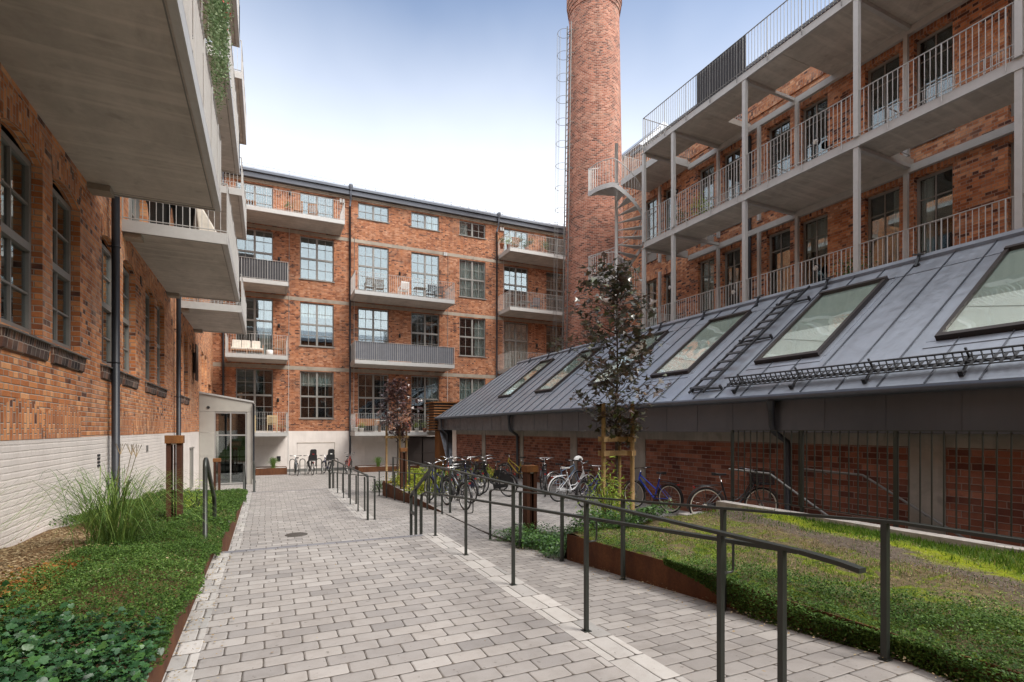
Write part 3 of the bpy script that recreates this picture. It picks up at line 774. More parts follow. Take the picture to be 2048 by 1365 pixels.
def downpipe(parent, P, a, z0, z1, o=.10, r=.05, mat='downpipe', kick=None, brackets=True):
    m = MB(); pts = [P(a, z1, o), P(a, z0, o)]
    if kick: pts.append(P(a, z0 - .12, o + .10))
    m.tube(pts, r, 12)
    if brackets:
        z = z0 + .8
        while z < z1:
            m.ring(P(a, z, o), r + .006, .008, 'z', 6, 16); m.pbox(P, a - .012, a + .012, z - .012, z + .012, 0.0, o - r); z += 2.1
    return m.build('downpipe', mat, parent)
def wall_lamp(parent, P, a, z, o=0.0):
    m = MB(); c = P(a, z, o + .11)
    m.lathe(c, [(0, .12), (.055, .12), (.06, .10), (.06, -.10), (.05, -.10), (.05, -.02), (0, -.02)], 14)
    m.pbox(P, a - .03, a + .03, z - .03, z + .06, o, o + .06)
    return m.build('wall_lamp', 'black', parent)

# ------------------------------------------------------------------ far brick building
far = root('brick_apartment_building', (8, 33, ZC), 'long orange brick apartment block with white base at the far end of the courtyard', 'building')
cols = {'A': (-1.5, .36), 'B': (1.77, 3.62), 'C': (5.01, 6.85), 'D': (8.25, 10.07), 'E': (11.44, 13.28), 'F': (14.64, 16.47), 'G': (17.9, 19.7)}
door = {('A', 1), ('A', 2), ('A', 3), ('A', 4), ('B', 4), ('C', 1), ('C', 2), ('C', 3), ('D', 1), ('D', 2), ('D', 3), ('F', 1), ('F', 2), ('F', 3), ('F', 4), ('G', 1), ('G', 2), ('G', 3), ('G', 4)}
holes, wins = [], []
for c_, (a, b) in cols.items():
    for r_ in (1, 2, 3, 4):
        top = {1: 4.83, 2: 8.80, 3: 12.6, 4: 15.13}[r_]
        fl = {1: 1.32, 2: 5.42, 3: 9.37, 4: 13.17}[r_]
        bot = fl + .02 if (c_, r_) in door else {1: 2.1, 2: 6.29, 3: 10.15, 4: 14.18}[r_]
        if c_ == 'A' and r_ == 3: bot = 9.39
        holes.append((a, b, bot, top)); wins.append((c_, r_, a, b, bot, top))
ZP = 1.37
darkdoor = (7.85, 12.6, ZC, 1.02)
wall(far, PF, -12, 26, ZP, 15.35, holes, 'brick_far', .25)
wall(far, PF, -12, 26, ZC - .3, ZP, [h for h in holes if h[2] < ZP] + [darkdoor], 'plinth', .25, name='plinth')
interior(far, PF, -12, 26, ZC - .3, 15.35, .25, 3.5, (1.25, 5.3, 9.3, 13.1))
cur = {('B', 1): 'top', ('B', 2): 'top', ('C', 2): 'top', ('D', 2): None, ('E', 3): 'full', ('E', 1): 'full', ('E', 2): 'right', ('D', 1): 'right', ('A', 2): 'right', ('E', 4): 'left', ('D', 4): 'right', ('F', 4): 'full', ('B', 3): None, ('F', 2): 'full'}
for c_, r_, a, b, z0, z1 in wins:
    if r_ == 4:
        tz, hb = (), [(z1 - .5)] if (c_, r_) not in door else [z1 - .5, z1 - 1.0, z1 - 1.45]
    else:
        mid = {1: 3.38, 2: 7.55, 3: 11.35}[r_]
        tz = (mid,)
        hb = [mid + (z1 - mid) / 2]
        lo = {1: 2.1, 2: 6.29, 3: 10.15}[r_]
        hb.append(mid - (mid - lo) / 2)
        if (c_, r_) in door: hb.append(lo)
    window(far, PF, a, b, z0, z1, .10, 2, 1, tz, hb, 'glass_far', cur.get((c_, r_)), sill=(c_, r_) not in door)
m = MB()
for z0, z1 in ((4.88, 5.10), (8.86, 9.06), (12.68, 12.88)): m.pbox(PF, -12, 26, z0, z1, -.1, .012)
m.build('lintel_band', 'lintel', far)
m = MB()
m.pbox(PF, -12, 26, 15.20, 15.27, -.1, .05); m.pbox(PF, -12, 26, 15.273, 15.35, -.1, .10)
m.build('cornice', 'lintel', far)
m = MB()
m.pbox(PF, -12.2, 26.2, 15.353, 15.62, .0, .34)
m.build('fascia', 'zinc_dark', far)
m = MB()
m.pbox(PF, -12.2, 26.2, 15.62, 15.75, .10, .46)
m.build('gutter', 'gutter', far)
m = MB()
m.hexa([PF(-12.2, 15.75, .40), PF(26.2, 15.75, .40), PF(26.2, 17.6, -5), PF(-12.2, 17.6, -5), PF(-12.2, 15.85, .40), PF(26.2, 15.85, .40), PF(26.2, 17.7, -5), PF(-12.2, 17.7, -5)])
for i in range(64): m.beam(PF(-12 + i * .6, 15.87, .38), PF(-12 + i * .6, 17.7, -4.9), .03, .05)
for i in range(0, 64, 2): m.beam(PF(-12 + i * .6, 15.9, .2), PF(-12 + i * .6, 16.1, .2), .02)
m.beam(PF(-12, 16.08, .2), PF(26, 16.08, .2), .02)
m.build('roof', 'zinc', far)
for a in (-2.1, 4.53, 14.06):
    downpipe(far, PF, a, ZC + .05, 14.75, .10, .055)
    m = MB(); m.tube([PF(a, 15.85, .42), PF(a, 15.5, .42), PF(a, 15.1, .38), PF(a, 14.75, .10)], .055, 10); m.lathe(PF(a, 15.78, .46), [(.05, -.25), (.12, 0), (.12, .1)], 12)
    m.build('rain_hopper', 'gutter', far)
for a, z in ((1.24, 14.9), (.66, 11.05), (.66, 7.3), (.61, 3.1), (7.5, 11.1), (7.5, 7.25), (17.1, 11.2), (17.1, 7.3)): wall_lamp(far, PF, a, z)
for a, z in ((4.0, 15.0), (4.16, 15.0), (14.36, 15.0), (14.52, 15.0), (10.4, 12.75), (10.52, 12.75)):
    m = MB(); m.pbox(PF, a - .05, a + .05, z - .12, z + .1, .012, .12); m.build('junction_box', 'steel', far)
for a, za, zb in ((1.15, -.5, 13), (10.6, 1.3, 12.7), (4.75, 1.2, 13), (14.55, 4.8, 15)):
    m = MB(); m.tube([PF(a, za, .02), PF(a + .05, zb, .02)], .012, 6); m.build('cable', 'steel', far)
m = MB()    # rendered recesses in the white base and the ledge along its foot
M['render'] = simple('plinth_render', (0.70, 0.645, 0.60), 0.85, 0, 0.05, 3, 0.1)
for bw in ((1.63, 3.65, -.62, .66, .0, .022), (-1.6, .6, -.6, .6, .0, .02), (5.4, 7.7, -.6, .7, .0, .02)):
    m = MB(); m.pbox(PF, *bw); m.build('blocked_window', 'render', far)
m = MB(); m.pbox(PF, 1.60, 3.68, .665, .70, .0, .035); m.pbox(PF, 3.655, 3.68, -.62, .66, .0, .03); m.build('blocked_window_edge', 'lintel', far)
m = MB(); m.pbox(PF, .55, .75, -.32, -.05, .0, .04); m.build('vent', 'black', far)
m = MB(); m.pbox(PF, -12, 26, ZC - .2, ZC + .16, .0, .16); m.build('ledge', 'steel_dark', far)
m = MB()
for i in range(4): m.pbox(PF, 7.9 + i * 1.15, 8.98 + i * 1.15, ZC + .17, .95, -.20, -.15)
m.pbox(PF, 7.86, 12.5, -.02, .03, -.15, -.13); m.build('door', 'darkdoor', far)
for (a0, a1, zt, scr, lab) in ((-2.4, 4.0, 13.15, None, None), (14.2, 19.9, 13.15, None, None), (-2.4, 1.09, 9.35, 'fabric_dark', 'balcony with dark grey fabric screen'), (4.54, 10.46, 9.35, None, None),
                             (14.2, 19.9, 9.35, None, None), (-1.9, 1.06, 5.4, None, None), (4.54, 10.46, 5.4, 'fabric', 'balcony with wide grey fabric screen'), (14.2, 19.9, 5.4, None, None),
                             (-1.9, 1.06, 1.3, None, None), (4.54, 9.3, 1.3, None, None)):
    balcony(far, PF, a0, a1, zt, 1.9, .22, scr, label=lab, gap=.12, beam=.20)

# ------------------------------------------------------------------ left brick building
left = root('brick_warehouse', (-2.6, 12, 0), 'brick building on the left with arched windows and deep concrete balconies', 'building')
LW = [(7.5, 8.67), (9.02, 10.17), (11.35, 12.54), (12.86, 13.97), (15.03, 16.15), (16.5, 17.6), (20.1, 21.1), (21.5, 22.5), (27.0, 27.9), (28.4, 29.3)]
LW = [(4.2, 5.35), (5.7, 6.85)] + LW
ZS, ZT = 2.66, 5.02
lholes = [(a, b, ZS, ZT) for a, b in LW]
up = [(8.0, 9.8), (13.4, 15.2), (16.0, 17.6), (20.6, 22.2), (22.8, 24.2)]
for z in (5.7, 9.65): lholes += [(a, b, z, z + 2.9) for a, b in up]
lholes.append((30.1, 31.6, 3.1, 3.75))
WA = wall(left, PL, -8, 32.5, ZP, 16.5, lholes, 'brick_left', .15)
wall(left, PL, -8, 32.5, LO, ZP, [], 'plinth', .25, name='plinth')
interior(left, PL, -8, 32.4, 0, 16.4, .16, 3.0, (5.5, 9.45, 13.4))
m = MB(); m.box(-9, -2.2, -8, 32.4, 16.5, 16.8); m.build('roof', 'zinc_dark', left)
for a, b in LW:
    arch_band(left, PL, a, b, ZT - .02, .12, .36, .14, 'brick_arch')
    window(left, PL, a + .01, b - .01, ZS + .02, ZT - .13, .11, 1, 1, (3.78,), (3.2, 4.33), 'glass', None, sill=False, fr=.075)
    m = MB()
    m.hexa([PL(a - .08, ZS - .30, 0), PL(b + .08, ZS - .30, 0), PL(b + .08, ZS - .02, 0), PL(a - .08, ZS - .02, 0), PL(a - .08, ZS - .27, .035), PL(b + .08, ZS - .27, .035), PL(b + .08, ZS - .07, .06), PL(a - .08, ZS - .07, .06)])
    m.build('window_sill', brick_mat('sill_brick', [(0, (.05, .04, .04)), (.6, (.12, .08, .07)), (1, (.28, .14, .09))], (.4, .34, .29), w=.13, h=.5) if (a, b) == LW[0] else bpy.data.materials['sill_brick'], left)
    m = MB(); m.hexa([PL(a - .10, ZS - .045, -.25), PL(b + .10, ZS - .045, -.25), PL(b + .10, ZS + .02, -.25), PL(a - .10, ZS + .02, -.25), PL(a - .10, ZS - .075, .10), PL(b + .10, ZS - .075, .10), PL(b + .10, ZS - .055, .10), PL(a - .10, ZS - .055, .10)])
    m.build('sill_flashing', 'steel_dark', left)
for a, b in up:
    for z in (5.7, 9.65): window(left, PL, a, b, z, z + 2.9, .15, 2, 1, (z + 2.0,), (z + .7, z + 1.35), 'glass', None, sill=False)
for a, b in ((7.4, 8.68), (8.75, 10.2), (12.0, 13.6), (13.75, 14.9), (15.1, 16.3), (16.4, 17.7), (20.0, 21.4), (21.5, 22.9)):
    m = MB(); n = 8; w = b - a
    for i in range(n):
        t0, t1 = i / n, (i + 1) / n
        m.quad(PL(a + w * t0, ZP + .002, .005), PL(a + w * t1, ZP + .002, .005), PL(a + w * t1, 1.86 - .16 * (2 * t1 - 1) ** 2, .005), PL(a + w * t0, 1.86 - .16 * (2 * t0 - 1) ** 2, .005))
    m.build('blind_arch', 'brick_arch', left)
downpipe(left, PL, 11.68, -.2, 9.35, .13, .065)
downpipe(left, PL, 19.25, -.4, 9.35, .13, .065)
for (y0, y1) in ((2.6, 10.9), (12.75, 18.4), (20.0, 24.6)):
    for zt in (5.66, 9.62, 13.58):
        balcony(left, PL, y0, y1, zt, 1.86, .20, None, gap=.11, beam=.22)
        for y in (y0 + .25, y1 - .25): m = MB(); m.pbox(PL, y - .14, y + .14, zt - .30, zt - .203, 0.0, .30); m.build('balcony_bracket', 'lintel', left)
m = MB(); m.pbox(PL, 24.0, 24.2, 3.7, 4.5, .0, .06); m.pbox(PL, 23.75, 24.45, 3.4, 4.8, .10, .14); m.build('wall_sign', 'skyframe', left)
for y, z in ((14.5, 4.9), (18.9, 4.75), (23.2, 4.6)): m = MB(); m.pbox(PL, y - .06, y + .06, z - .09, z + .09, .0, .012); m.build('vent', 'black', left)
m = MB()
for k in range(4): m.pbox(PL, 11.08, 11.22, .85 + k * .06, .885 + k * .06, .0, .012)
m.build('vent_grille', 'black', left)
m = MB(); m.lathe(PL(15.2, 1.03, .0), [(.0, -.08)], 3) if False else m.pbox(PL, 15.1, 15.25, .95, 1.10, .0, .02); m.build('wall_plate', 'steel_dark', left)
m = MB(); m.pbox(PL, 30.15, 31.55, 3.12, 3.72, -.2, -.17)
for i in range(9): m.pbox(PL, 30.22 + i * .16, 30.24 + i * .16, 3.12, 3.72, -.165, -.15)
m.build('louvre', 'steel_dark', left)
m = MB(); m.pbox(PL, 23.0, 23.7, -.75, .75, .0, .05); m.pbox(PL, 22.95, 23.75, .755, .80, .0, .08); m.build('hatch', 'frame', left)

# ------------------------------------------------------------------ entrance porch at the end of the left building
por = root('entrance_porch', (-1.6, 27, ZC), 'grey glazed entrance porch with a sloping roof at the end of the left wall', 'porch')
PP = lambda a, z, o: (a, 26 - o, z)
m = MB()
x0, x1, y0, y1 = -2.59, -.56, 26.0, 29.5
m.hexa([(x0, y0, 2.25), (x1, y0, 2.25), (x1, y1, 2.25), (x0, y1, 2.25), (x0, y0, 3.02), (x1, y0, 2.66), (x1, y1, 2.66), (x0, y1, 3.02)])
m.build('roof_fascia', 'porch', por)
m = MB(); m.hexa([(x0, y0 - .05, 3.023), (x1 + .06, y0 - .05, 2.655), (x1 + .06, y1, 2.655), (x0, y1, 3.023), (x0, y0 - .05, 3.10), (x1 + .06, y0 - .05, 2.73), (x1 + .06, y1, 2.73), (x0, y1, 3.10)])
m.build('roof', 'steel', por)
m = MB()
for za, zb in ((ZC, .32), (.33, 1.32), (1.33, 2.24)): m.box(x0, -2.02, 26.0, 26.08, za, zb)
m.box(-.76, x1, 26.0, 26.15, ZC, 2.24); m.box(x1 - .06, x1, 26.151, 29.5, ZC, 2.24)
m.build('wall_panel', 'porch', por)
m = MB()
for a in (-2.0, -1.40, -.80): m.pbox(PP, a - .025, a + .025, ZC + .05, 2.2, -.09, -.02)
for z in (2.20, 1.22, ZC + .06): m.pbox(PP, -2.02, -.77, z - .03, z + .03, -.088, -.022)
g = m.build('window_frame', 'alu', por)
m = MB(); m.pbox(PP, -1.98, -.80, ZC + .08, 2.18, -.06, -.055); m.build('pane', 'glass', g)
m = MB(); m.lathe((0, 0, 0), [(0, 0)], 3); m = MB(); m.ring((-2.25, 25.985, 2.42), .05, .015, 'y', 6, 16); m.box(-2.28, -2.22, 25.98, 25.998, 2.39, 2.45); m.build('camera_dome', 'black', por)
m = MB(); m.tube([(-.5, 25.92, 2.6), (-.5, 25.92, -.7), (-.44, 25.8, -.86)], .045, 10); m.build('downpipe', 'downpipe', por)
m = MB(); m.box(-2.0, -.7, 27.9, 28.0, ZC, 2.2); m.build('inner_wall', 'room', por)
m = MB()
for k in range(4):
    for j in range(4): m.box(-1.95 + j * .28, -1.72 + j * .28, 27.6, 27.88, -.8 + k * .34, -.55 + k * .34)
m.build('letter_boxes', 'steel_dark', por)

# ------------------------------------------------------------------ right brick building with access galleries
rb = root('gallery_building', (16, 10, 0), 'tall brick building with steel and concrete access galleries above the zinc roof', 'building')
F3_ = 12.5
RW = [(20.57, 19.66, 'w'), (19.18, 18.33, 'd'), (17.03, 16.14, 'd'), (15.7, 14.81, 'w'), (13.61, 12.65, 'w'), (12.25, 11.28, 'd'), (10.08, 9.11, 'g'), (8.73, 7.79, 'w'), (6.62, 5.4, 'g'), (4.8, 3.8, 'w')]
F1, F2, F3 = 4.95, 8.78, 12.5
rholes = []
for b, a, k in RW:
    a, b = a * K9, b * K9
    for fl, top in ((F1, 8.27), (F2, 11.98)): rholes.append((a, b, fl + .04 if k != 'w' else fl + (.75 if k == 'w' and fl == F1 else .35), top))
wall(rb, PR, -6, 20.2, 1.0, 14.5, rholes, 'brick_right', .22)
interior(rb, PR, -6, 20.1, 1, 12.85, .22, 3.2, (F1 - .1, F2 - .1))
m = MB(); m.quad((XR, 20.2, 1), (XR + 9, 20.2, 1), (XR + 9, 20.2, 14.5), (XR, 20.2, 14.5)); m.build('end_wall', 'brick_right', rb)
m = MB(); m.box(XR - .1, XR + 9, -6, 20.3, 14.5, 14.62); m.build('roof_edge', 'zinc_dark', rb)
m = MB(); m.box(14.3, XR, 16.48, 19.0, F3_ - .2, F3_); m.build('gallery_slab', 'slab', rb)
m = MB(); m.box(14.25, 14.3, 16.48, 19.05, F3_ - .22, F3_ + .02); m.box(14.3, XR, 19.0, 19.05, F3_ - .22, F3_ + .02); m.build('gallery_beam', 'steel', rb)
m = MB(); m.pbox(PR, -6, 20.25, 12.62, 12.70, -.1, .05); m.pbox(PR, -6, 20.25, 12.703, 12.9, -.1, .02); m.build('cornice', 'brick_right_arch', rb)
for i, (b, a, k) in enumerate(RW):
    a, b = a * K9, b * K9
    for fi, (fl, top) in enumerate(((F1, 8.27), (F2, 11.98))):
        z0 = fl + .04 if k != 'w' else fl + (.75 if fl == F1 else .35)
        pan = .95 if k == 'd' else (.45 if fi == 1 else 0)
        w = window(rb, PR, a, b, z0, top, .14, 1, 1, () if not pan else (z0 + pan + .04,), (top - .62, top - 1.3), 'glass', ['right', None, 'full', None, None, 'top', 'left'][i % 7] if fi == 0 else None, sill=(k == 'w'), fr=.07, panel=pan, name='door' if k == 'd' else 'window')
        m = MB(); n = 8
        m.pbox(PR, a - .08, b + .08, top + .004, top + .36, -.1, .008); m.build('lintel_course', 'brick_right_arch', rb)
XG, XS, XI = 13.4, 14.72, 15.62
GY = [y * K9 for y in (17.4, 15.66, 12.33, 8.73, 5.41, 2.0, -1.5)]
def gslab(y0, y1, x1, zt):
    m = MB(); m.box(XG + .05, x1, y0, y1, zt - .2, zt); m.build('gallery_slab', 'slab', rb)
for (y0, y1, x1) in ((8.24, 11.63, XR), (11.64, 14.77, XS), (14.78, 16.4, XR - .8), (5.11, 8.23, XS), (1.9, 5.10, XS), (-1.4, 1.89, XR)): gslab(y0, y1, x1, F2)
for (y0, y1, x1) in ((10.4, 13.5, XS), (13.51, 15.0, XR), (15.01, 16.4, XS), (1.5, 10.39, XR), (-1.4, 1.49, XR)): gslab(y0, y1, x1, F3)
m = MB(); m.box(12.62, XR, -6, 16.6, F1 - .2, F1); m.build('gallery_slab', 'slab', rb)
for zt in (F2, F3):
    m = MB(); m.box(XG, XG + .05, -1.4, 16.45, zt - .22, zt + .02); m.box(XG - .04, XG, -1.4, 16.45, zt - .22, zt - .20); m.box(XG + .05, XR - .2, 16.41, 16.47, zt - .22, zt + .01)
    m.box(XR - .22, XR - .10, -1.4, 16.4, zt - .40, zt - .205)
    for y in GY: m.box(XG + .055, XR - .24, y - .05, y + .05, zt - .30, zt - .205)
    m.build('gallery_beam', 'steel', rb)
for i, y in enumerate(GY):
    for za, zb in ((F1, F2 - .22), (F2 + .02, F3 - .22)):
        m = MB(); m.box(XG - .06, XG + .06, y - .06, y + .06, za, zb); m.box(XG - .08, XG + .08, y - .08, y + .08, zb - .03, zb - .002) ; m.build('gallery_post', 'steel', rb)
for y in (19.16, 15.68, 13.74, 12.2, 8.8, 5.5):
    for za, zb in ((F1, F2 - .41), (F2 + .01, F3 - .41)):
        m = MB(); m.box(XI - .05, XI + .05, y * K9 - .05, y * K9 + .05, za, zb); m.build('inner_post', 'steel_dark' if False else 'steel', rb)
PG = lambda a, z, o: (XR - o, a, z)
for zt in (F1, F2, F3):
    railing_mesh(PG, -1.3, 16.42, zt + .02, XR - XG + .03, h=1.12, gap=.11, r=.012, sides=(False, zt != F2)).build('railing', 'steel' if zt != F3 else 'steel_mid', rb)
for (y0, y1, zt) in ((11.64, 14.77, F2), (5.11, 8.23, F2), (1.9, 5.1, F2), (10.4, 13.5, F3)):
    railing_mesh(PG, y0, y1, zt, XR - XS, h=1.08, gap=.11, r=.010, sides=(True, True), back=.2).build('inner_railing', 'steel', rb)
railing_mesh(PG, 16.5, 19.0, F3, XR - 14.3, h=1.1, gap=.11, r=.012, sides=(False, True)).build('railing', 'steel', rb)
m = MB()
for y0, y1 in ((11.63, 13.7),): 
    n = 16
    for i in range(n):
        a, b = y0 + (y1 - y0) * i / n, y0 + (y1 - y0) * (i + 1) / n
        m.quad((XG + .05 + .01 * (i % 2), a, F3 + .05), (XG + .05 + .01 * ((i + 1) % 2), b, F3 + .05), (XG + .05 + .01 * ((i + 1) % 2), b, F3 + 1.22), (XG + .05 + .01 * (i % 2), a, F3 + 1.22))
m.build('privacy_screen', 'fabric_dark', rb)
downpipe(rb, PR, 14.18 * K9 + .05, F1, 12.0, .14, .06, 'downpipe')
for y, z in ((17.6, 7.6), (10.98, 6.6), (14.2, 6.6), (10.98, 10.6), (17.3, 11.6)):
    m = MB(); c = PR(y, z, 0)
    m.tube([(c[0], c[1], c[2]), (c[0] - .09, c[1], c[2])], [.12, .12], 16); l = m.build('bulkhead_lamp', 'black', rb)
    m = MB(); m.tube([(c[0] - .09, c[1], c[2] - .02), (c[0] - .13, c[1], c[2] - .03)], [.09, .05], 16); m.build('lamp_glass', 'lamp_glass', l)
    m = MB(); m.tube([(c[0] - .02, c[1], c[2] + .1), (c[0] - .02, c[1], c[2] + 1.2)], .012, 6); m.build('conduit', 'steel', rb)
m = MB(); m.tube([PR(11.2, 5.55, .0), PR(11.2, 5.55, .35)], .06, 12); m.tube([PR(15.0, 5.55, .0), PR(15.0, 5.55, .35)], .06, 12); m.build('vent_pipe', 'steel', rb)

# spiral stair at the end of the galleries
st = root('spiral_staircase', (13.25, 18.0, F1), 'grey steel spiral staircase joining the gallery floors in front of the brick chimney', 'staircase')
SC = (13.25, 18.0); SR = 1.15
def szt(t):    # storeys descended after t turns
    k = math.floor(t); f = t - k
    g = f / .42 * .34 if f < .42 else (.34 if f < .58 else .34 + (f - .58) / .42 * .66)
    return F3 - (F3 - F2) * (k + g)
def spt(t, r, dz=0.0):
    a = .35 + 2 * PI * t
    return (SC[0] + r * math.cos(a), SC[1] + r * math.sin(a), szt(t) + dz)
m = MB(); NS = 20
for i in range(4, NS * 2):
    t0, t1 = i / NS, (i + 1) / NS; z = szt((t0 + t1) / 2)
    a0, a1 = .35 + 2 * PI * t0, .35 + 2 * PI * (t1 + .008)
    P4 = [(SC[0] + r * math.cos(a), SC[1] + r * math.sin(a)) for r, a in ((.07, a0), (SR, a0), (SR, a1), (.07, a1))]
    m.hexa([(x, y, z - .035) for x, y in P4] + [(x, y, z) for x, y in P4])
m.build('tread', 'steel', st, kind='stuff')
m = MB(); m.tube([(SC[0], SC[1], F1), (SC[0], SC[1], F3 + .9)], .07, 12); m.build('column', 'steel', st)
m = MB(); N = 160
for i in range(16, N):
    t0, t1 = 2 * i / N, 2 * (i + 1) / N
    a, b = spt(t0, SR, -.15), spt(t1, SR, -.15); c_, d = spt(t1, SR, .04), spt(t0, SR, .04)
    a2, b2, c2, d2 = spt(t0, SR + .03, -.15), spt(t1, SR + .03, -.15), spt(t1, SR + .03, .04), spt(t0, SR + .03, .04)
    m.hexa([a, b, b2, a2, d, c_, c2, d2])
m.build('stringer', 'steel', st)
m = MB(); m.tube([spt(2 * i / N, SR, 1.0) for i in range(16, N + 1)], .018, 6)
for i in range(2 * 56):
    t = i / 56; f = t % 1
    if f < .06 or f > .95 or t < .2: continue
    m.beam(spt(t, SR + .01, 0), spt(t, SR + .01, 1.0), .013)
m.build('railing', 'steel', st)

# ------------------------------------------------------------------ chimney
ch = root('chimney_stack', (15.85, 23.5, 0), 'tall round brick factory chimney rising behind the zinc roof', 'chimney')
prof = [(1.72, 0), (1.61, 6), (1.44, 16), (1.32, 23.4)]
def cyl_uv(co): return (math.atan2(co.y, co.x) * 1.65, co.z)
m = MB(); m.lathe((15.85, 23.5, 0), prof, 96)
me_uv = None
o = m.build('shaft', 'brick_chimney', ch)
def lathe_uv(o, c, rad=1.65):
    me = o.data; uvl = me.uv_layers[0]
    for p in me.polygons:
        an = [math.atan2(me.vertices[v].co.y - c[1], me.vertices[v].co.x - c[0]) for v in p.vertices]
        if max(an) - min(an) > PI: an = [a + 2 * PI if a < 0 else a for a in an]
        for li, a in zip(p.loop_indices, an): uvl.data[li].uv = (a * rad, me.vertices[me.loops[li].vertex_index].co.z)
lathe_uv(o, (0, 0))
m = MB(); m.lathe((15.85, 23.5, 0), [(1.32, 23.4), (1.355, 23.4), (1.355, 23.6), (1.39, 23.6), (1.39, 23.8), (1.425, 23.8), (1.425, 24.0), (1.46, 24.0), (1.46, 28.0), (1.2, 28.0)], 96, smooth=False)
o = m.build('corbelled_top', 'brick_chimney', ch); lathe_uv(o, (0, 0), 1.72)
m = MB()
cx, cy = 15.85 - 1.32, 23.5
lx = lambda z: -.22 - (22.6 - z) / 20 * .33
for dy in (-.2, .2): m.beam((cx + lx(2.5), cy + dy, 2.5), (cx + lx(22.6), cy + dy, 22.6), .04)
for i in range(66): z = 2.7 + i * .3; m.beam((cx + lx(z), cy - .2, z), (cx + lx(z), cy + .2, z), .02)
for i in range(17): z = 3 + i * 1.2; m.beam((cx + lx(z) + .3, cy - .2, z), (cx + lx(z), cy - .2, z), .025); m.beam((cx + lx(z) + .3, cy + .2, z), (cx + lx(z), cy + .2, z), .025)
m.build('ladder', 'steel_dark', ch)
m = MB(); m_h = [3.6 + i * 1.15 for i in range(17)]
for z in m_h: m.ring((cx + lx(z) - .30, cy, z), .34, .010, 'z', 5, 24)
for a in (100, 150, 180, 210, 260):
    t = math.radians(a); m.beam((cx + lx(3.6) - .3 + .36 * math.cos(t), cy + .36 * math.sin(t), 3.6), (cx + lx(22) - .3 + .36 * math.cos(t), cy + .36 * math.sin(t), m_h[-1]), .011)
m.build('safety_cage', 'steel_dark', ch)

# ------------------------------------------------------------------ low shed with zinc roof
sh = root('zinc_roofed_shed', (11, 12, 0), 'long low brick shed with a steep grey zinc roof and skylights along the right side', 'building')
EX, EZ, RX, RZ = 8.8, 2.16, 12.58, 5.09
PS = lambda a, z, o: (9.2 - o, a, z)
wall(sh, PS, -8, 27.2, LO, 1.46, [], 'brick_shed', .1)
m = MB(); m.box(9.2, 16, 27.2, 27.3, LO, 1.46); m.build('end_wall', 'plinth', sh)
nx, nz = (RZ - EZ), -(RX - EX); L = math.hypot(nx, nz); NV = Vector((-nx / L, 0, -nz / L))
def rp(s_, y, up=0.0):      # point on the roof: s_ 0..1 from eave to ridge
    return (EX + (RX - EX) * s_ + NV.x * up, y, EZ + (RZ - EZ) * s_ + NV.z * up)
def yend(s_): return 29.0 - 2.9 * s_
m = MB()
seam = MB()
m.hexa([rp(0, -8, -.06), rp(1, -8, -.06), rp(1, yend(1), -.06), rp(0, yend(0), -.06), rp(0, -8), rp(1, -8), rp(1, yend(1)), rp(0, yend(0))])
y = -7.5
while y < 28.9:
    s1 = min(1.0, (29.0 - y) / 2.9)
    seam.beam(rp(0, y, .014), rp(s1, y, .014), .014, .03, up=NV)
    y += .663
m.hexa([rp(.985, -8, .0), rp(1.0, -8, .0), rp(1, 26.1, .0), rp(.985, 26.1, .0), rp(.985, -8, .07), rp(1.02, -8, .07), rp(1.02, 26.1, .07), rp(.985, 26.1, .07)])
m.hexa([rp(.86, -8, .002), rp(.867, -8, .002), rp(.867, 26.4, .002), rp(.86, 26.4, .002), rp(.86, -8, .012), rp(.867, -8, .012), rp(.867, 26.4, .012), rp(.86, 26.4, .012)])
roof = m.build('roof', 'zinc', sh)
seam.build('roof_seams', 'gutter', roof)  # same metal as the roof; shade of the seams put in as darker colour
m = MB(); m.hexa([(RX, -8, LO), (16, -8, LO), (16, 26.0, LO), (RX, 26.0, LO), (RX, -8, RZ - .1), (XR - .05, -8, F1 - .25), (XR - .05, 26.0, F1 - .25), (RX, 26.0, RZ - .1)]); m.build('back_roof', 'zinc_dark', sh)
m = MB(); m.quad(rp(0, 28.98, -.03), (RX, 26.08, RZ - .05), (RX, 26.08, LO), (9.2, 27.25, LO)); m.build('gable_sheet', 'zinc_dark', sh)
m = MB(); m.box(8.86, 8.90, -8, 28.85, 1.43, 2.12); m.box(8.90, 9.3, 28.8, 28.85, 1.43, 2.12); m.box(8.9, 9.25, -8, 28.8, 1.43, 1.46)
for i in range(36): m.box(8.853, 8.86, -7 + i, -6.985 + i, 1.43, 2.12)
m.build('fascia', 'zinc_dark', sh)
m = MB()
m.tube([(8.76, -8, 2.10), (8.76, 29.0, 2.10)], .065, 12)
m.build('gutter', 'gutter', sh)
for yy in (27.9, 19.0, 7.0):
    m = MB(); m.lathe((8.76, yy, 1.98), [(.06, -.12), (.09, .06)], 12); m.tube([(8.76, yy, 2.05), (8.78, yy, 1.55), (8.80, yy - .02, 1.45), (9.07, yy - .1, 1.25), (9.09, yy - .1, 1.15), (9.09, yy - .1, -1.0)], .055, 12); m.build('downpipe', 'downpipe', sh)
for (ya, yb) in ((18.55, 18.85), (14.6, 15.0), (11.2, 11.7), (4.35, 4.85), (22.5, 22.9), (26.6, 27.2)):
    m = MB(); m.pbox(PS, ya, yb, LO, 1.42, 0, .03); m.build('pilaster', 'pilaster' if ya < 26 else 'plinth', sh)
m = MB(); m.pbox(PS, -8, 27.1, 1.22, 1.425, 0, .02); m.build('ring_beam', 'pilaster', sh)
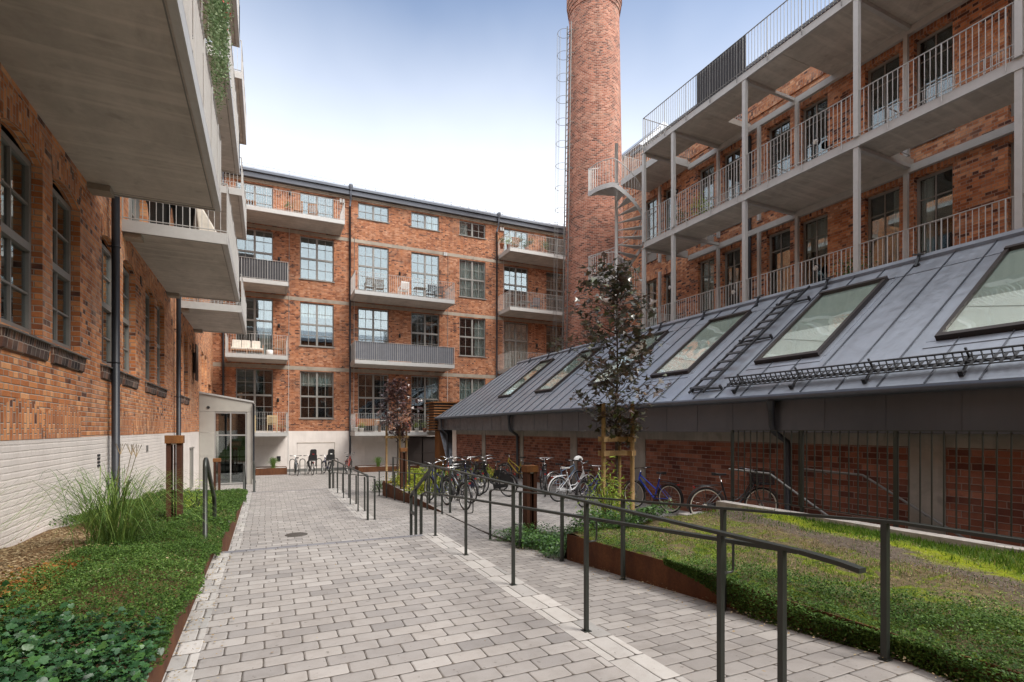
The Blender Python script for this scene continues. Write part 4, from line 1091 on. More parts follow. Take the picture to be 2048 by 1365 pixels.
def skylight(y0, y1, s0=.255, s1=.855):
    m = MB()
    def fr(sa, sb, ya, yb, h0, h1, mm): mm.hexa([rp(sa, ya, h0), rp(sb, ya, h0), rp(sb, yb, h0), rp(sa, yb, h0), rp(sa, ya, h1), rp(sb, ya, h1), rp(sb, yb, h1), rp(sa, yb, h1)])
    ws = .018
    fr(s0, s0 + ws, y0, y1, 0, .10, m); fr(s1 - ws, s1, y0, y1, 0, .12, m); fr(s0 + ws, s1 - ws, y0, y0 + .07, 0, .10, m); fr(s0 + ws, s1 - ws, y1 - .07, y1, 0, .10, m)
    o = m.build('skylight', 'skyframe', sh)
    g = MB(); fr(s0 + ws, s1 - ws, y0 + .07, y1 - .07, .055, .06, g); g.build('pane', 'glass_sky', o)
    sm_ = s0 + (s1 - s0) * .42; b_ = MB(); fr(s0 + ws, sm_, y0 + .05, y1 - .05, .036, .041, b_); b_.build('painted_reflection', 'painted_reflection_white', o)  # white sheet under the pane, stands in for sky mirrored in the glass
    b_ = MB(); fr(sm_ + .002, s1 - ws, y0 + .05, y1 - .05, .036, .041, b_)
    b_.build('painted_reflection', 'painted_reflection', o)  # pale upper half of the same painted reflection
    b_ = MB(); b_.tube([rp(s0 + .10 + .012 * k, y0 + .09 + (y1 - y0 - .18) * k / 8, .048) for k in range(9)], .004, 5); b_.build('pane_line', 'steel_dark', o)  # thin dark line laid over the white reflection sheet
    f = MB(); fr(s0 - .04, s0 - .004, y0 - .12, y1 + .12, 0, .012, f); fr(s0, s1, y0 - .14, y0 - .004, 0, .010, f); fr(s0, s1, y1 + .004, y1 + .14, 0, .010, f); fr(s1 + .003, s1 + .014, y0 - .1, y1 + .1, 0, .03, f)
    f.build('flashing', 'zinc', o)
SKY = [(-.2, 1.2), (3.3, 4.75), (6.72, 8.2), (10.2, 11.65), (13.45, 14.8), (17.3, 18.65), (21.0, 22.3)]
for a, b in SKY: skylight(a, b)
m = MB()      # back walls inside, seen dimly through the skylights
m.box(RX - .1, RX - .05, -7, 26, .5, RZ - .3); m.box(9.3, RX, -7, 26, .5, .55); m.build('interior', simple('pale_interior', (0.22, 0.24, 0.22), 0.9, 0, 0.2, 1), sh)
def roof_ladder(y0, y1, s0, s1):
    m = MB()
    for y in (y0, y1): m.beam(rp(s0, y, .13), rp(s1, y, .13), .03, .05, up=NV)
    n = 13
    for i in range(n): s_ = s0 + (s1 - s0) * (i + .5) / n; m.beam(rp(s_, y0 - .03, .15), rp(s_, y1 + .03, .15), .09, .02, up=NV)
    for s_ in (s0 + .05, .5 * (s0 + s1), s1 - .12):
        m.beam(rp(s_, y0 - .30, .05), rp(s_, y1 + .2, .05), .05, .03, up=NV)
        for y in (y0 - .28, y1 + .15): m.beam(rp(s_, y, .0), rp(s_, y, .12), .04)
    m.build('roof_ladder', 'black', sh)
roof_ladder(8.76, 9.20, .02, .96)
m = MB()
for s_, up_ in ((.075, .08), (.08, .25)): m.beam(rp(s_, -2, up_), rp(s_, 8.3, up_), .022, .022, up=NV)
for k in range(3): m.beam(rp(.05 + .025 * k, -2, .11), rp(.05 + .025 * k, 8.3, .11), .015, .015, up=NV)
n = 92
for i in range(n):
    y = -2 + 10.3 * i / n; m.beam(rp(.05, y, .11), rp(.10, y, .11), .04, .010, up=NV); m.beam(rp(.075, y, .08), rp(.08, y, .25), .026, .010, up=(0, 1, 0))
for i in range(9):
    y = 8.0 - 1.326 * i; m.beam(rp(.03, y, .02), rp(.11, y, .10), .03, .04, up=NV); m.beam(rp(.03, y, .0), rp(.03, y, .09), .06, .04); m.beam(rp(.10, y, .0), rp(.095, y, .27), .025)
m.build('snow_guard', 'black', sh)
y = -1.6
while y < 26:
    m = MB(); m.beam(rp(.93, y, .02), rp(.99, y, .16), .05, .04, up=NV); m.beam(rp(.99, y, .16), rp(1.03, y, .10), .04, .03, up=NV); m.beam(rp(.94, y - .05, .02), rp(.94, y + .05, .02), .05, .05, up=NV); m.beam(rp(.975, y - .1, .15), rp(.975, y + .1, .20), .03, .02, up=NV)
    m.build('roof_hook', 'black', sh); y += 1.989

tw = root('gabled_roof_house', (23, 29, 0), 'distant zinc gabled roof showing above the right galleries beside the chimney', 'building')
m = MB(); m.box(20.5, 26, 25.5, 32, LO, 18.6); m.build('wall', 'brick_right', tw)
m = MB(); m.hexa([(20.3, 25.3, 18.6), (26.2, 25.3, 18.6), (26.2, 32.2, 18.6), (20.3, 32.2, 18.6), (23.2, 26.5, 21.3), (23.3, 26.5, 21.3), (23.3, 31, 21.3), (23.2, 31, 21.3)]); m.build('roof', 'zinc', tw)
# ------------------------------------------------------------------ building behind the camera, mirrored in the windows
bb = root('rear_brick_building', (5, -13, 0), 'brick building closing the near end of the courtyard behind the viewer', 'building')
bh = [(x, x + 1.9, z, z + 2.5) for x in range(-10, 26, 4) for z in (2, 6, 10)]
wall(bb, PB, -14, 30, LO, 13.5, bh, 'brick_far', .25)
for h in bh: window(bb, PB, *h, .1, 2, 1, (h[2] + 1.4,), (h[2] + .7, h[2] + 1.95), 'glass', None, sill=False)
interior(bb, PB, -14, 30, LO, 13.4, .3, 3)
m = MB(); m.hexa([(-14, -11.6, 13.5), (30, -11.6, 13.5), (30, -18, 13.5), (-14, -18, 13.5), (-14, -11.6, 13.9), (30, -11.6, 13.9), (30, -18, 16), (-14, -18, 16)]); m.build('roof', 'zinc', bb)

# ------------------------------------------------------------------ handrails
def rz(y): return 0.0 if y < 2 else max(-.5, -.073 * (y - 2))
def rz2(y): return ZB if y < 11.85 else max(ZC, ZB - (y - 11.85) * .0581)
def bar(m, pts, w=.045, h=.02):
    for a, b in zip(pts[:-1], pts[1:]): m.beam(a, b, w, h)
def post(par, x, y, z0, z1, w=.028):
    m = MB(); m.box(x - w / 2, x + w / 2, y - w / 2, y + w / 2, z0 - .05, z1); m.box(x - .03, x + .03, y - .03, y + .03, z0, z0 + .006); m.build('post', 'rail', par)
RG = 'dark green steel handrails along the path'
h1 = root('handrail', (2.15, 4, 0), 'nearest dark steel double handrail running along the upper path to the steps', 'handrail', RG)
X = 2.15
m = MB(); bar(m, [(X, 1.56, .955), (X, 7.14, .975)], .042, .016); bar(m, [(X, 7.13, .972), (X, 7.28, .95), (X, 8.42, .44), (X, 8.5, .38)], .045, .03)
m.hexa([(X - .022, 1.30, .925), (X + .022, 1.30, .925), (X + .022, 1.38, .935), (X - .022, 1.38, .935), (X - .022, 1.30, .945), (X + .022, 1.30, .945), (X + .022, 1.38, .955), (X - .022, 1.38, .955)])
m.hexa([(X - .022, 1.38, .935), (X + .022, 1.38, .935), (X + .022, 1.56, .945), (X - .022, 1.56, .945), (X - .022, 1.38, .955), (X + .022, 1.38, .955), (X + .022, 1.56, .965), (X - .022, 1.56, .965)])
m.box(X - .02, X + .02, 8.16, 8.5, -.35, -.31); m.box(X - .02, X + .02, 8.2, 8.5, .12, .16)
m.build('top_rail', 'rail', h1)
for y in (7.12, 5.88, 4.56, 3.29, 2.02): post(h1, X, y, 0, .965)
post(h1, X, 1.66, 0, .95)
m = MB()
for y in (8.18, 8.48): m.box(X - .02, X + .02, y - .02, y + .02, -.5, .40 if y > 8.3 else .52)
m.build('end_frame', 'rail', h1)
m = MB(); X2 = 2.24
bar(m, [(X2, 1.64, .93), (X2, 2.0, .905), (X2, 7.9, .905 - .0645 * 5.9), (X2, 8.05, .47)], .04, .02)
bar(m, [(X2, 8.05, .49), (X2, 8.16, .44), (X2, 8.2, .30)], .04, .02); m.box(X2 - .02, X2 + .02, 8.18, 8.22, -.5, .34)
m.build('lower_rail', 'rail', h1)
for y in (2.02, 3.29, 4.56, 5.88, 7.12):
    m = MB(); zr = .905 - .0645 * (y - 2); m.tube([(X, y, zr - .16), (X2 - .01, y, zr - .16), (X2, y, zr - .14), (X2, y, zr - .01)], .007, 6); m.build('bracket', 'rail', h1)
h2 = root('handrail', (3.66, 4, 0), 'dark steel handrail on the outer side of the near ramp beside the rusted planter edge', 'handrail', RG)
X = 3.66
m = MB(); bar(m, [(X, -3, .90), (X, 2.0, .90), (X, 8.55, .90 + rz(8.55)), (X, 8.70, .39)], .04, .02); bar(m, [(X, 8.69, .40), (X, 8.74, .36), (X, 8.74, -.5)], .035, .035); m.build('top_rail', 'rail', h2)
for y in (7.5, 6.2, 4.85, 3.41, 2.07, .7, -.7): post(h2, X, y, rz(y), .89 + rz(y), .038)
h3 = root('handrail', (2.05, 15, ZB), 'dark steel double handrail beside the lower path ending at the lower steps', 'handrail', RG)
X = 2.02; zt = ZB + .97
m = MB(); bar(m, [(X, 11.85, zt), (X, 18.5, zt), (X, 19.55, zt - .46)], .045, .022); bar(m, [(X, 11.90, zt), (X, 11.79, zt - .03), (X, 11.77, zt - .12), (X, 11.77, ZB)], .042, .042)
m.box(X - .02, X + .02, 19.2, 19.5, -.55, -.5); m.box(X - .02, X + .02, 19.5, 19.55, ZC, zt - .46); m.box(X - .02, X + .02, 19.2, 19.24, ZC, zt - .3); m.build('top_rail', 'rail', h3)
for y in (13.1, 14.4, 15.75, 17.1, 18.5): post(h3, X, y, ZB, zt)
m = MB(); X2 = 2.17
bar(m, [(X2, 11.77, .43), (X2, 11.95, .43), (X2, 19.5, rz2(19.5) + .9)], .04, .02); m.build('lower_rail', 'rail', h3)
for y in (11.77, 13.07, 14.4, 15.75, 17.1, 18.5, 19.5): post(h3, X2, y, ZB if y < 18.6 else ZC, rz2(y) + .9, .035)
h4 = root('handrail', (3.78, 15, ZB), 'dark steel handrail on the outer side of the lower ramp along the rusted edge', 'handrail', RG)
X = 3.74
m = MB(); bar(m, [(X, 11.85, .40), (X, 12.0, .40), (X, 19.5, rz2(19.5) + .9)], .035, .018); m.build('top_rail', 'rail', h4)
for y in (11.85, 13.1, 14.35, 15.6, 16.85, 18.1, 19.4): post(h4, X, y, rz2(y), rz2(y) + .9, .035)
h5 = root('handrail', (3.97, 15, ZB), 'dark steel handrail at the edge of the bicycle terrace in front of the yellow shrubs', 'handrail', RG)
X = 3.97
m = MB(); bar(m, [(X, 11.95, .50), (X, 18.2, .52)], .04, .018); m.build('top_rail', 'rail', h5)
for y in (11.95, 13.7, 15.9, 18.15): post(h5, X, y, ZB, .51, .045)
def stair_rail(x, y0, z0, z1, lab, h=1.1, run=1.25):
    r_ = root('stair_handrail', (x, y0, z0), lab, 'handrail', 'short stair handrails on the left of the path')
    m = MB(); m.tube([(x, y0, z0), (x, y0, z0 + h - .10), (x, y0 + .03, z0 + h - .02), (x, y0 + .10, z0 + h), (x, y0 + .18, z0 + h - .03), (x, y0 + run - .05, z1 + h - .1), (x, y0 + run, z1 + h - .2), (x, y0 + run, z1)], .026, 8); m.build('rail', 'rail', r_)
    m = MB(); m.beam((x, y0, z0 + .4), (x, y0 + .12, z0 + .4), .03); m.box(x - .06, x + .06, y0 - .06, y0 + .06, z0, z0 + .01); m.build('base_plate', 'rail', r_)
stair_rail(-.66, 7.25, 0.0, -.5, 'dark stair handrail rising out of the green bed beside the nearer steps', 1.13)
stair_rail(-.62, 18.2, ZB, ZC, 'first of the two small dark stair handrails before the glazed porch', .95, 1.2)
stair_rail(-.35, 18.6, ZB, ZC, 'right one of the two small dark stair handrails before the glazed porch', .95, 1.0)

# ------------------------------------------------------------------ iron fence by the shed
fe = root('iron_fence', (7.3, 3, .2), 'tall dark fence of thin vertical iron bars along the back of the mossy bed', 'fence')
m = MB(); m.beam((7.3, -6, 1.475), (7.3, 6.6, 1.475), .045, .012); m.beam((7.3, -6, .33), (7.3, 6.6, .33), .04, .012); m.build('fence_rail', 'rail', fe)
m = MB(); y = 6.6 - .125
for i in range(100): m.box(7.292, 7.308, y - .006, y + .006, .33, 1.47); y -= .125
m.build('fence_bar', 'rail', fe)
for y in (6.6, 5.3, 4.0, 2.7, 1.4, .1):
    m = MB(); m.box(7.28, 7.32, y - .022, y + .022, .05, 1.47); m.build('fence_post', 'rail', fe)
kb = MB(); kb.box(7.02, 7.22, -6, 6.7, -.6, .255); kb.build('stone_kerb', 'stone', label='long pale stone kerb under the iron fence', cat='kerb')
r6 = root('wall_handrail', (8.6, 5, -1), 'thin grey handrails descending behind the iron fence', 'handrail')
m = MB(); m.tube([(8.1, 7.4, .72), (8.1, 6.5, .70), (8.1, 4.6, -.35)], .02, 8); m.build('rail', 'steel_dark', r6); m = MB(); m.tube([(9.1, 6.6, .75), (9.1, 5.5, .72), (9.1, 3.6, -.35)], .02, 8); m.build('rail', 'steel_dark', r6)
m = MB(); m.tube([(8.1, 7.3, .7), (8.1, 7.3, -.3)], .018, 8); m.tube([(9.1, 6.2, .72), (9.2, 6.2, .66)], .01, 6); m.tube([(9.1, 4.6, .2), (9.2, 4.6, .14)], .01, 6); m.build('support', 'steel_dark', r6)
m = MB(); m.box(7.0, 7.55, 7.1, 7.6, -.3, -.08); m.build('stone_slab', 'stone', label='flat pale stone lying at the grass edge by the black bicycle', cat='stone', bevel=.02)

# ------------------------------------------------------------------ rusted planter edges, boxes, bollards, vent tower
def edge(name, pts, dx, lab, bot):
    """pts: (x, y, ztop); thin plate following the bed edge"""
    r_ = root(name, (pts[0][0], pts[0][1], 0), lab, 'planter')
    for i, (a, b) in enumerate(zip(pts[:-1], pts[1:])):
        m = MB(); t = .012
        if abs(a[0] - b[0]) > abs(a[1] - b[1]): m.hexa([(a[0], a[1] - t, bot), (b[0], b[1] - t, bot), (b[0], b[1], bot), (a[0], a[1], bot), (a[0], a[1] - t, a[2]), (b[0], b[1] - t, b[2]), (b[0], b[1], b[2]), (a[0], a[1], a[2])])
        else: m.hexa([(a[0] - t, a[1], bot), (a[0], a[1], bot), (b[0], b[1], bot), (b[0] - t, b[1], bot), (a[0] - t, a[1], a[2]), (a[0], a[1], a[2]), (b[0], b[1], b[2]), (b[0] - t, b[1], b[2])])
        m.build('edge_plate', 'corten', r_)
edge('planter_edging', [(3.78, -6, .2), (3.78, .5, .17), (3.78, 2.0, .14), (3.78, 4.3, .12), (3.78, 6.25, .045), (4.15, 6.27, .045)], 0, 'rusted steel edging holding the mossy bed on the right of the ramp', -.7)
edge('planter_edging', [(-.56, -1, .36), (-.56, 1.5, .36), (-.56, 3.2, .335), (-.56, 5.1, .185), (-.56, 7.2, .07), (-.56, 9, -.08), (-.56, 12, -.24), (-.56, 17.6, -.40)], 0, 'rusted steel edging of the long green bed on the left', -.9)
edge('planter_edging', [(3.85, 12.1, ZB + .002), (3.85, 15.2, ZB + .06), (3.85, 19.3, ZB + .1), (6.5, 19.32, ZB + .1)], 0, 'low rusted steel wedge beside the lower ramp under the yellow shrubs', -1.4)
def pbox_(x0, x1, y0, y1, zt, lab):
    r_ = root('planter_box', (x0, y0, ZC), lab, 'planter', 'low rusted planter boxes by the far wall')
    m = MB()
    m.box(x0, x1, y0, y0 + .01, ZC, zt); m.box(x0, x1, y1 - .01, y1, ZC, zt); m.box(x0, x0 + .01, y0 + .01, y1 - .01, ZC, zt); m.box(x1 - .01, x1, y0 + .01, y1 - .01, ZC, zt); m.build('box_wall', 'corten', r_)
    m = MB(); m.box(x0 + .01, x1 - .01, y0 + .01, y1 - .01, ZC, zt - .04); m.build('gravel', 'gravel', r_)
pbox_(-.5, 1.02, 30.6, 31.9, ZC + .36, 'low rusted steel planter with white gravel beside the glazed porch')
pbox_(4.7, 8.2, 30.3, 31.6, ZC + .30, 'low rusted steel planter with white gravel behind the yellow shrubs')
def bollard(x, y, z0, h, lab):
    r_ = root('bollard_light', (x, y, z0), lab, 'bollard', 'rusted steel bollard lights')
    m = MB(); m.box(x - .115, x + .115, y - .115, y + .115, z0 + h - .12, z0 + h); m.build('cap', 'corten_bright', r_, bevel=.004)
    m = MB()
    for sx in (-1, 1):
        m.box(x + sx * .10, x + sx * .10 - sx * .008, y - .09, y + .09, z0 - .1, z0 + h - .12)
        for sy in (-1, 1): m.box(x + sx * .092, x + sx * .035, y + sy * .09, y + sy * .09 - sy * .008, z0 - .1, z0 + h - .12)
    m.box(x - .005, x + .005, y - .06, y + .06, z0 - .1, z0 + h - .12)
    m.build('body', 'corten_dark', r_)
    m = MB(); m.box(x - .08, x + .08, y - .08, y + .08, z0 + h - .14, z0 + h - .121); m.build('lens', 'lamp_glass', r_)
bollard(-1.25, 9.36, .0, 1.40, 'large rusted steel bollard light behind the tall grass in the left bed')
bollard(4.32, 8.46, ZB, 1.34, 'rusted steel bollard light at the edge of the ivy patch by the bicycles')
bollard(-1.5, 20.3, ZC, 1.45, 'small rusted steel bollard light in front of the glazed porch')
bollard(4.15, 17.4, ZB, 1.36, 'rusted steel bollard light among the yellow shrubs')
vt = root('ventilation_tower', (9.5, 30, ZC), 'rusted steel ventilation tower with louvred head at the end of the zinc roof', 'vent tower')
m = MB(); m.box(9.06, 9.98, 29.2, 30.1, ZC, 1.38); m.build('shaft', 'corten_bright', vt)
m = MB()
for i in range(10):
    z = 1.42 + i * .155
    m.hexa([(8.66, 29.05, z), (10.38, 29.05, z), (10.38, 30.6, z), (8.66, 30.6, z), (8.72, 29.11, z + .07), (10.32, 29.11, z + .07), (10.32, 30.54, z + .07), (8.72, 30.54, z + .07)])
m.build('louvre', 'corten_bright', vt)
m = MB(); m.box(8.80, 10.24, 29.2, 30.46, 1.383, 2.98); m.build('core', 'skyframe', vt)
m = MB(); m.box(8.62, 10.42, 29.0, 30.65, 2.985, 3.06); m.build('lid', 'corten_bright', vt)
m = MB(); m.lathe((.52, 10.7, ZB), [(0, .008), (.19, .008), (.2, .004), (.2, 0)], 32); m.build('manhole_cover', 'iron', label='round cast iron manhole cover in the lower path', cat='manhole cover')
m = MB(); m.box(.35, .75, 22.0, 22.2, ZC, ZC + .006); m.build('drain_grate', 'iron', label='small iron drain grate in the far paving', cat='drain')

# ------------------------------------------------------------------ bicycles
def bicycle(x, y, z, hd, lab, frame='bike_black', style='diamond', rim='alu', fender='black', basket=False, child=False, rack=True, bar_='flat', saddle='black', lean=0.0, tyre='rubber', light=True, steer=0.0, helmet=False, skirt=False):
    """x, y: rear wheel contact; hd: heading in degrees from +Y towards +X of the direction rear -> front"""
    r_ = root('bicycle', (x, y, z), lab, 'bicycle', 'bicycles parked in the courtyard')
    r_.rotation_euler = (0, math.radians(lean), math.radians(90 - hd)) if False else (math.radians(lean), 0, math.radians(90 - hd))
    W, rr = 1.06, .335
    B = dict(parent=r_, local=True)
    bb_, hd_t, hd_b, st_t, st_b = (.44, 0, .29), (.86, 0, .88), (.90, 0, .74), (.29, 0, .78), (.44, 0, .29)
    m = MB()
    if style == 'step':
        m.tube([hd_b, (.80, 0, .58), (.66, 0, .40), (.52, 0, .31), bb_], .021, 8)
        m.tube([(.885, 0, .80), (.74, 0, .56), (.60, 0, .44), (.41, 0, .42)], .014, 8)
    elif style == 'low':
        m.tube([hd_b, bb_], .022, 8); m.tube([(.88, 0, .84), (.39, 0, .52)], .017, 8)
    else:
        m.tube([hd_b, bb_], .019, 8); m.tube([(.87, 0, .86), (.33, 0, .70)], .016, 8)
    m.tube([bb_, st_t], .017, 8); m.tube([(.905, 0, .71), (.855, 0, .91)], .021, 8)
    for s_ in (-1, 1):
        m.tube([bb_, (.3, s_ * .045, .31), (0, s_ * .06, rr)], .010, 6); m.tube([(.325, 0, .66), (.28, s_ * .04, .6), (0, s_ * .06, rr)], .008, 6)
    f_ = m.build('frame', frame, **B)
    m = MB(); 
    for s_ in (-1, 1): m.tube([(.905, s_ * .03, .71), (.93, s_ * .05, .66), (.98, s_ * .055, .5), (W, s_ * .055, rr)], .011, 6)
    m.build('fork', frame if style != 'low' else 'bike_grey', **B)
    m = MB(); m.tube([(.29, 0, .78), (.26, 0, .90)], .013, 8); m.build('seat_post', 'chrome', **B)
    m = MB()
    P = [(-.02, .0), (.02, .075), (.08, .07), (.14, .03), (.26, .018), (.27, 0)]
    top = P + [(a, -b) for a, b in P[-2:0:-1]]
    m.prism([(a + .12, b) for a, b in top], lambda a, b: (a, b * .8, .895), lambda a, b: (a, b, .935 + (.02 if a < .2 else 0))); m.build('saddle', saddle, bevel=.008, **B)
    m = MB()
    if bar_ == 'swept':
        m.tube([(.855, 0, .91), (.84, 0, 1.02)], .013, 8)
        for s_ in (-1, 1): m.tube([(.84, 0, 1.02), (.90, s_ * .06, 1.04), (.93, s_ * .16, 1.08), (.86, s_ * .25, 1.10), (.72, s_ * .27, 1.09)], .011, 8)
    else:
        m.tube([(.855, 0, .91), (.845, 0, .97), (.88, 0, 1.0)], .013, 8); m.tube([(.80, -.28, 1.01), (.87, -.12, 1.0), (.88, 0, 1.0), (.87, .12, 1.0), (.80, .28, 1.01)], .011, 8)
    h_ = m.build('handlebar', 'chrome', **B)
    for s_ in (-1, 1):
        m = MB()
        if bar_ == 'swept': m.tube([(.83, s_ * .265, 1.10), (.70, s_ * .272, 1.09)], .016, 8)
        else: m.tube([(.835, s_ * .2, 1.007), (.795, s_ * .295, 1.01)], .017, 8)
        m.tube([(.88, s_ * .12, 1.02), (.91, s_ * .17, .97), (.86, s_ * .25, .98)], .006, 5); m.build('grip', 'black', parent=h_, local=True)
    for cx_ in (0, W):
        m = MB(); m.ring((cx_, 0, rr), rr - .017, .019, 'y', 8, 40); w_ = m.build('wheel', tyre, **B)
        m = MB(); m.ring((cx_, 0, rr), rr - .043, .012, 'y', 6, 40); m.tube([(cx_, -.05, rr), (cx_, .05, rr)], .022, 10); m.build('rim', rim, parent=w_, local=True)
        m = MB()
        for i in range(20):
            t = 2 * PI * i / 20; m.tube([(cx_, .03 * (-1) ** i, rr), (cx_ + (rr - .045) * math.cos(t), 0, rr + (rr - .045) * math.sin(t))], .0016, 3, caps=False)
        m.build('spokes', 'chrome', parent=w_, local=True)
    if fender:
        for cx_, a0, a1 in ((0, .25, 3.3), (W, .55, 2.9)):
            m = MB(); n = 16
            for i in range(n):
                t0, t1 = a0 + (a1 - a0) * i / n, a0 + (a1 - a0) * (i + 1) / n; q = rr + .022
                m.hexa([(cx_ + q * math.cos(t), s_ * .028, rr + q * math.sin(t)) for t, s_ in ((t0, -1), (t1, -1), (t1, 1), (t0, 1))] + [(cx_ + (q + .008) * math.cos(t), s_ * .022, rr + (q + .008) * math.sin(t)) for t, s_ in ((t0, -1), (t1, -1), (t1, 1), (t0, 1))])
            m.build('mudguard', fender, **B)
    m = MB(); m.ring((.44, .04, .29), .09, .008, 'y', 6, 24); m.tube([(.44, .05, .38), (0, .05, rr + .04)], .004, 4); m.tube([(.44, .05, .20), (0, .05, rr - .04)], .004, 4)
    m.tube([(.44, -.05, .29), (.56, -.06, .18)], .009, 6); m.tube([(.44, .05, .29), (.32, .06, .40)], .009, 6); m.box(.52, .60, -.14, -.06, .165, .185); m.box(.28, .36, .06, .14, .39, .41)
    m.build('crankset', 'black', **B)
    if style == 'step' or frame == 'bike_white':
        m = MB(); m.hexa([(-.03, .055, rr - .03), (.5, .055, .20), (.53, .055, .30), (-.03, .055, rr + .04), (-.03, .065, rr - .03), (.5, .065, .20), (.53, .065, .36), (-.03, .065, rr + .04)]); m.build('chain_guard', frame, **B)
    m = MB(); m.tube([(.30, -.06, .27), (.22, -.16, .01)], .008, 6); m.build('kickstand', 'alu', **B)
    if rack:
        m = MB()
        for s_ in (-1, 0, 1): m.tube([(.24, s_ * .05, .72), (-.22, s_ * .05, .70)], .006, 5)
        for xx in (-.22, 0, .2): m.tube([(xx, -.05, .71), (xx, .05, .71)], .006, 5)
        for s_ in (-1, 1): m.tube([(-.05, s_ * .06, .70), (0, s_ * .065, rr)], .005, 5)
        m.build('luggage_rack', 'black' if frame != 'bike_white' else 'bike_white', **B)
    if light:
        m = MB(); m.box(-.25, -.22, -.025, .025, .66, .70); m.build('rear_light', 'red', **B)
    if basket:
        m = MB(); x0, x1, y0, y1, z0, z1 = .92, 1.22, -.18, .18, .74, .98
        n = 10
        for i in range(n + 1):
            t = i / n
            for zz in (0,): 
                m.beam((x0 + (x1 - x0) * t, y0, z0), (x0 + (x1 - x0) * t, y0, z1), .008); m.beam((x0 + (x1 - x0) * t, y1, z0), (x0 + (x1 - x0) * t, y1, z1), .008)
                m.beam((x0, y0 + (y1 - y0) * t, z0), (x0, y0 + (y1 - y0) * t, z1), .008); m.beam((x1, y0 + (y1 - y0) * t, z0), (x1, y0 + (y1 - y0) * t, z1), .008)
        for i in range(7):
            zz = z0 + (z1 - z0) * i / 6
            for a, b in (((x0, y0), (x1, y0)), ((x1, y0), (x1, y1)), ((x1, y1), (x0, y1)), ((x0, y1), (x0, y0))): m.beam((*a, zz), (*b, zz), .008)
        m.box(x0, x1, y0, y1, z0 - .01, z0); m.build('basket', 'black', **B)
    if child:
        m = MB()
        m.prism([(-.19, .78), (-.16, 1.32), (-.10, 1.38), (.10, 1.38), (.16, 1.32), (.19, .78)], lambda a, b: (-.10 - (b - .78) * .22, a, b), lambda a, b: (-.06 - (b - .78) * .22, a, b))
        m.box(-.12, .16, -.17, .17, .76, .80)
        for s_ in (-1, 1): m.hexa([(-.12, s_ * .17, .78), (.14, s_ * .17, .78), (.14, s_ * .20, .78), (-.12, s_ * .20, .78), (-.16, s_ * .17, 1.08), (.06, s_ * .17, .98), (.06, s_ * .20, .98), (-.16, s_ * .20, 1.08)]); m.hexa([(.02, s_ * .16, .45), (.12, s_ * .16, .45), (.12, s_ * .22, .45), (.02, s_ * .22, .45), (.02, s_ * .17, .80), (.12, s_ * .17, .80), (.12, s_ * .21, .80), (.02, s_ * .21, .80)])
        m.build('child_seat', 'black', bevel=.012, **B)
        m = MB(); m.box(-.20, -.16, -.05, .05, 1.10, 1.14); m.build('reflector', 'red' if child != 'white' else 'white', **B)
    if skirt:
        m = MB(); m.prism([(-.30, .36), (-.22, .55), (-.05, .67), (.18, .66), (.30, .50), (.06, .40)], lambda a, b: (a, .062, b), lambda a, b: (a, .068, b)); m.build('skirt_guard', 'black', **B)
    if helmet:
        hx = root('bicycle_helmet', (0, 0, 0), 'white and black cycling helmet hung over the handlebar of the white bicycle', 'helmet'); hx.scale = (.85, .85, .85)
        hx.location = Matrix.Rotation(math.radians(90 - hd), 4, 'Z') @ Vector((.70, 0, 1.12)) + Vector((x, y, z))
        m = MB(); c = (0, 0, 0)
        for i in range(9):
            t = -1.3 + 2.6 * i / 8; rad = .13 * math.cos(t * .75)
            m.tube([(c[0] + rad * math.cos(a) * 1.1, c[1] + .10 * math.sin(t), c[2] + rad * math.sin(a)) for a in [0.1 + 2.9 * k / 12 for k in range(13)]], .016, 6)
        m.build('shell', 'white', hx, local=True)
        m = MB(); m.lathe((0, 0, -.02), [(.12, 0), (.115, .06), (.08, .10), (0, .12)], 18); m.build('lining', 'black', hx, local=True)
    return r_
D = lambda nx, ny, hd: (nx, ny)
bicycle(4.30, 13.2, ZB, -9, 'dark bicycle parked nearest the terrace handrail, black mudguards', 'bike_navy', 'diamond', bar_='swept', fender='black')
bicycle(4.42, 12.15, ZB, -7, 'black bicycle without rack beside the terrace handrail, with wide flat handlebar', 'bike_black', 'diamond', bar_='flat', rack=False)
bicycle(4.95, 14.5, ZB, -5, 'dark green bicycle standing between the terrace handrail and the yellow shrubs', 'bike_green', 'step', bar_='swept')
bicycle(5.35, 15.6, ZB, 4, 'red bicycle with swept chrome handlebar behind the dark green one', 'bike_red', 'step', bar_='swept')
bicycle(4.95, 13.2, ZB, -14, 'grey bicycle with flat handlebar second from the terrace handrail', 'bike_grey', 'diamond', bar_='flat')
bicycle(5.75, 14.6, ZB, -8, 'navy step through bicycle left of the basket bicycle', 'bike_navy', 'step', bar_='swept', basket=True)
bicycle(8.2, 15.2, ZB, 35, 'grey bicycle between the yellow bicycle and the rusted bollard', 'bike_grey', 'diamond', bar_='flat')
bicycle(6.0, 16.3, ZB, -14, 'grey bicycle with a black helmet shaped bag under its saddle near the shrubs', 'bike_grey', 'diamond', bar_='flat')
bicycle(6.50, 16.6, ZB, 4, 'bicycle with a tan leather saddle and red rear reflector', 'bike_black', 'diamond', saddle='brown', bar_='flat')
bicycle(6.45, 14.03, ZB, -28, 'black upright bicycle with a front basket and red rear light mid terrace', 'bike_black', 'step', basket=True, bar_='swept', skirt=True)
bicycle(6.95, 15.6, ZB, -20, 'black bicycle with a large black skirt guard behind the basket bicycle', 'bike_black', 'step', bar_='swept', skirt=True)
bicycle(8.9, 17.6, ZB, -30, 'yellow framed bicycle leaning near the shed wall', 'yellow', 'low', bar_='flat', fender='black')
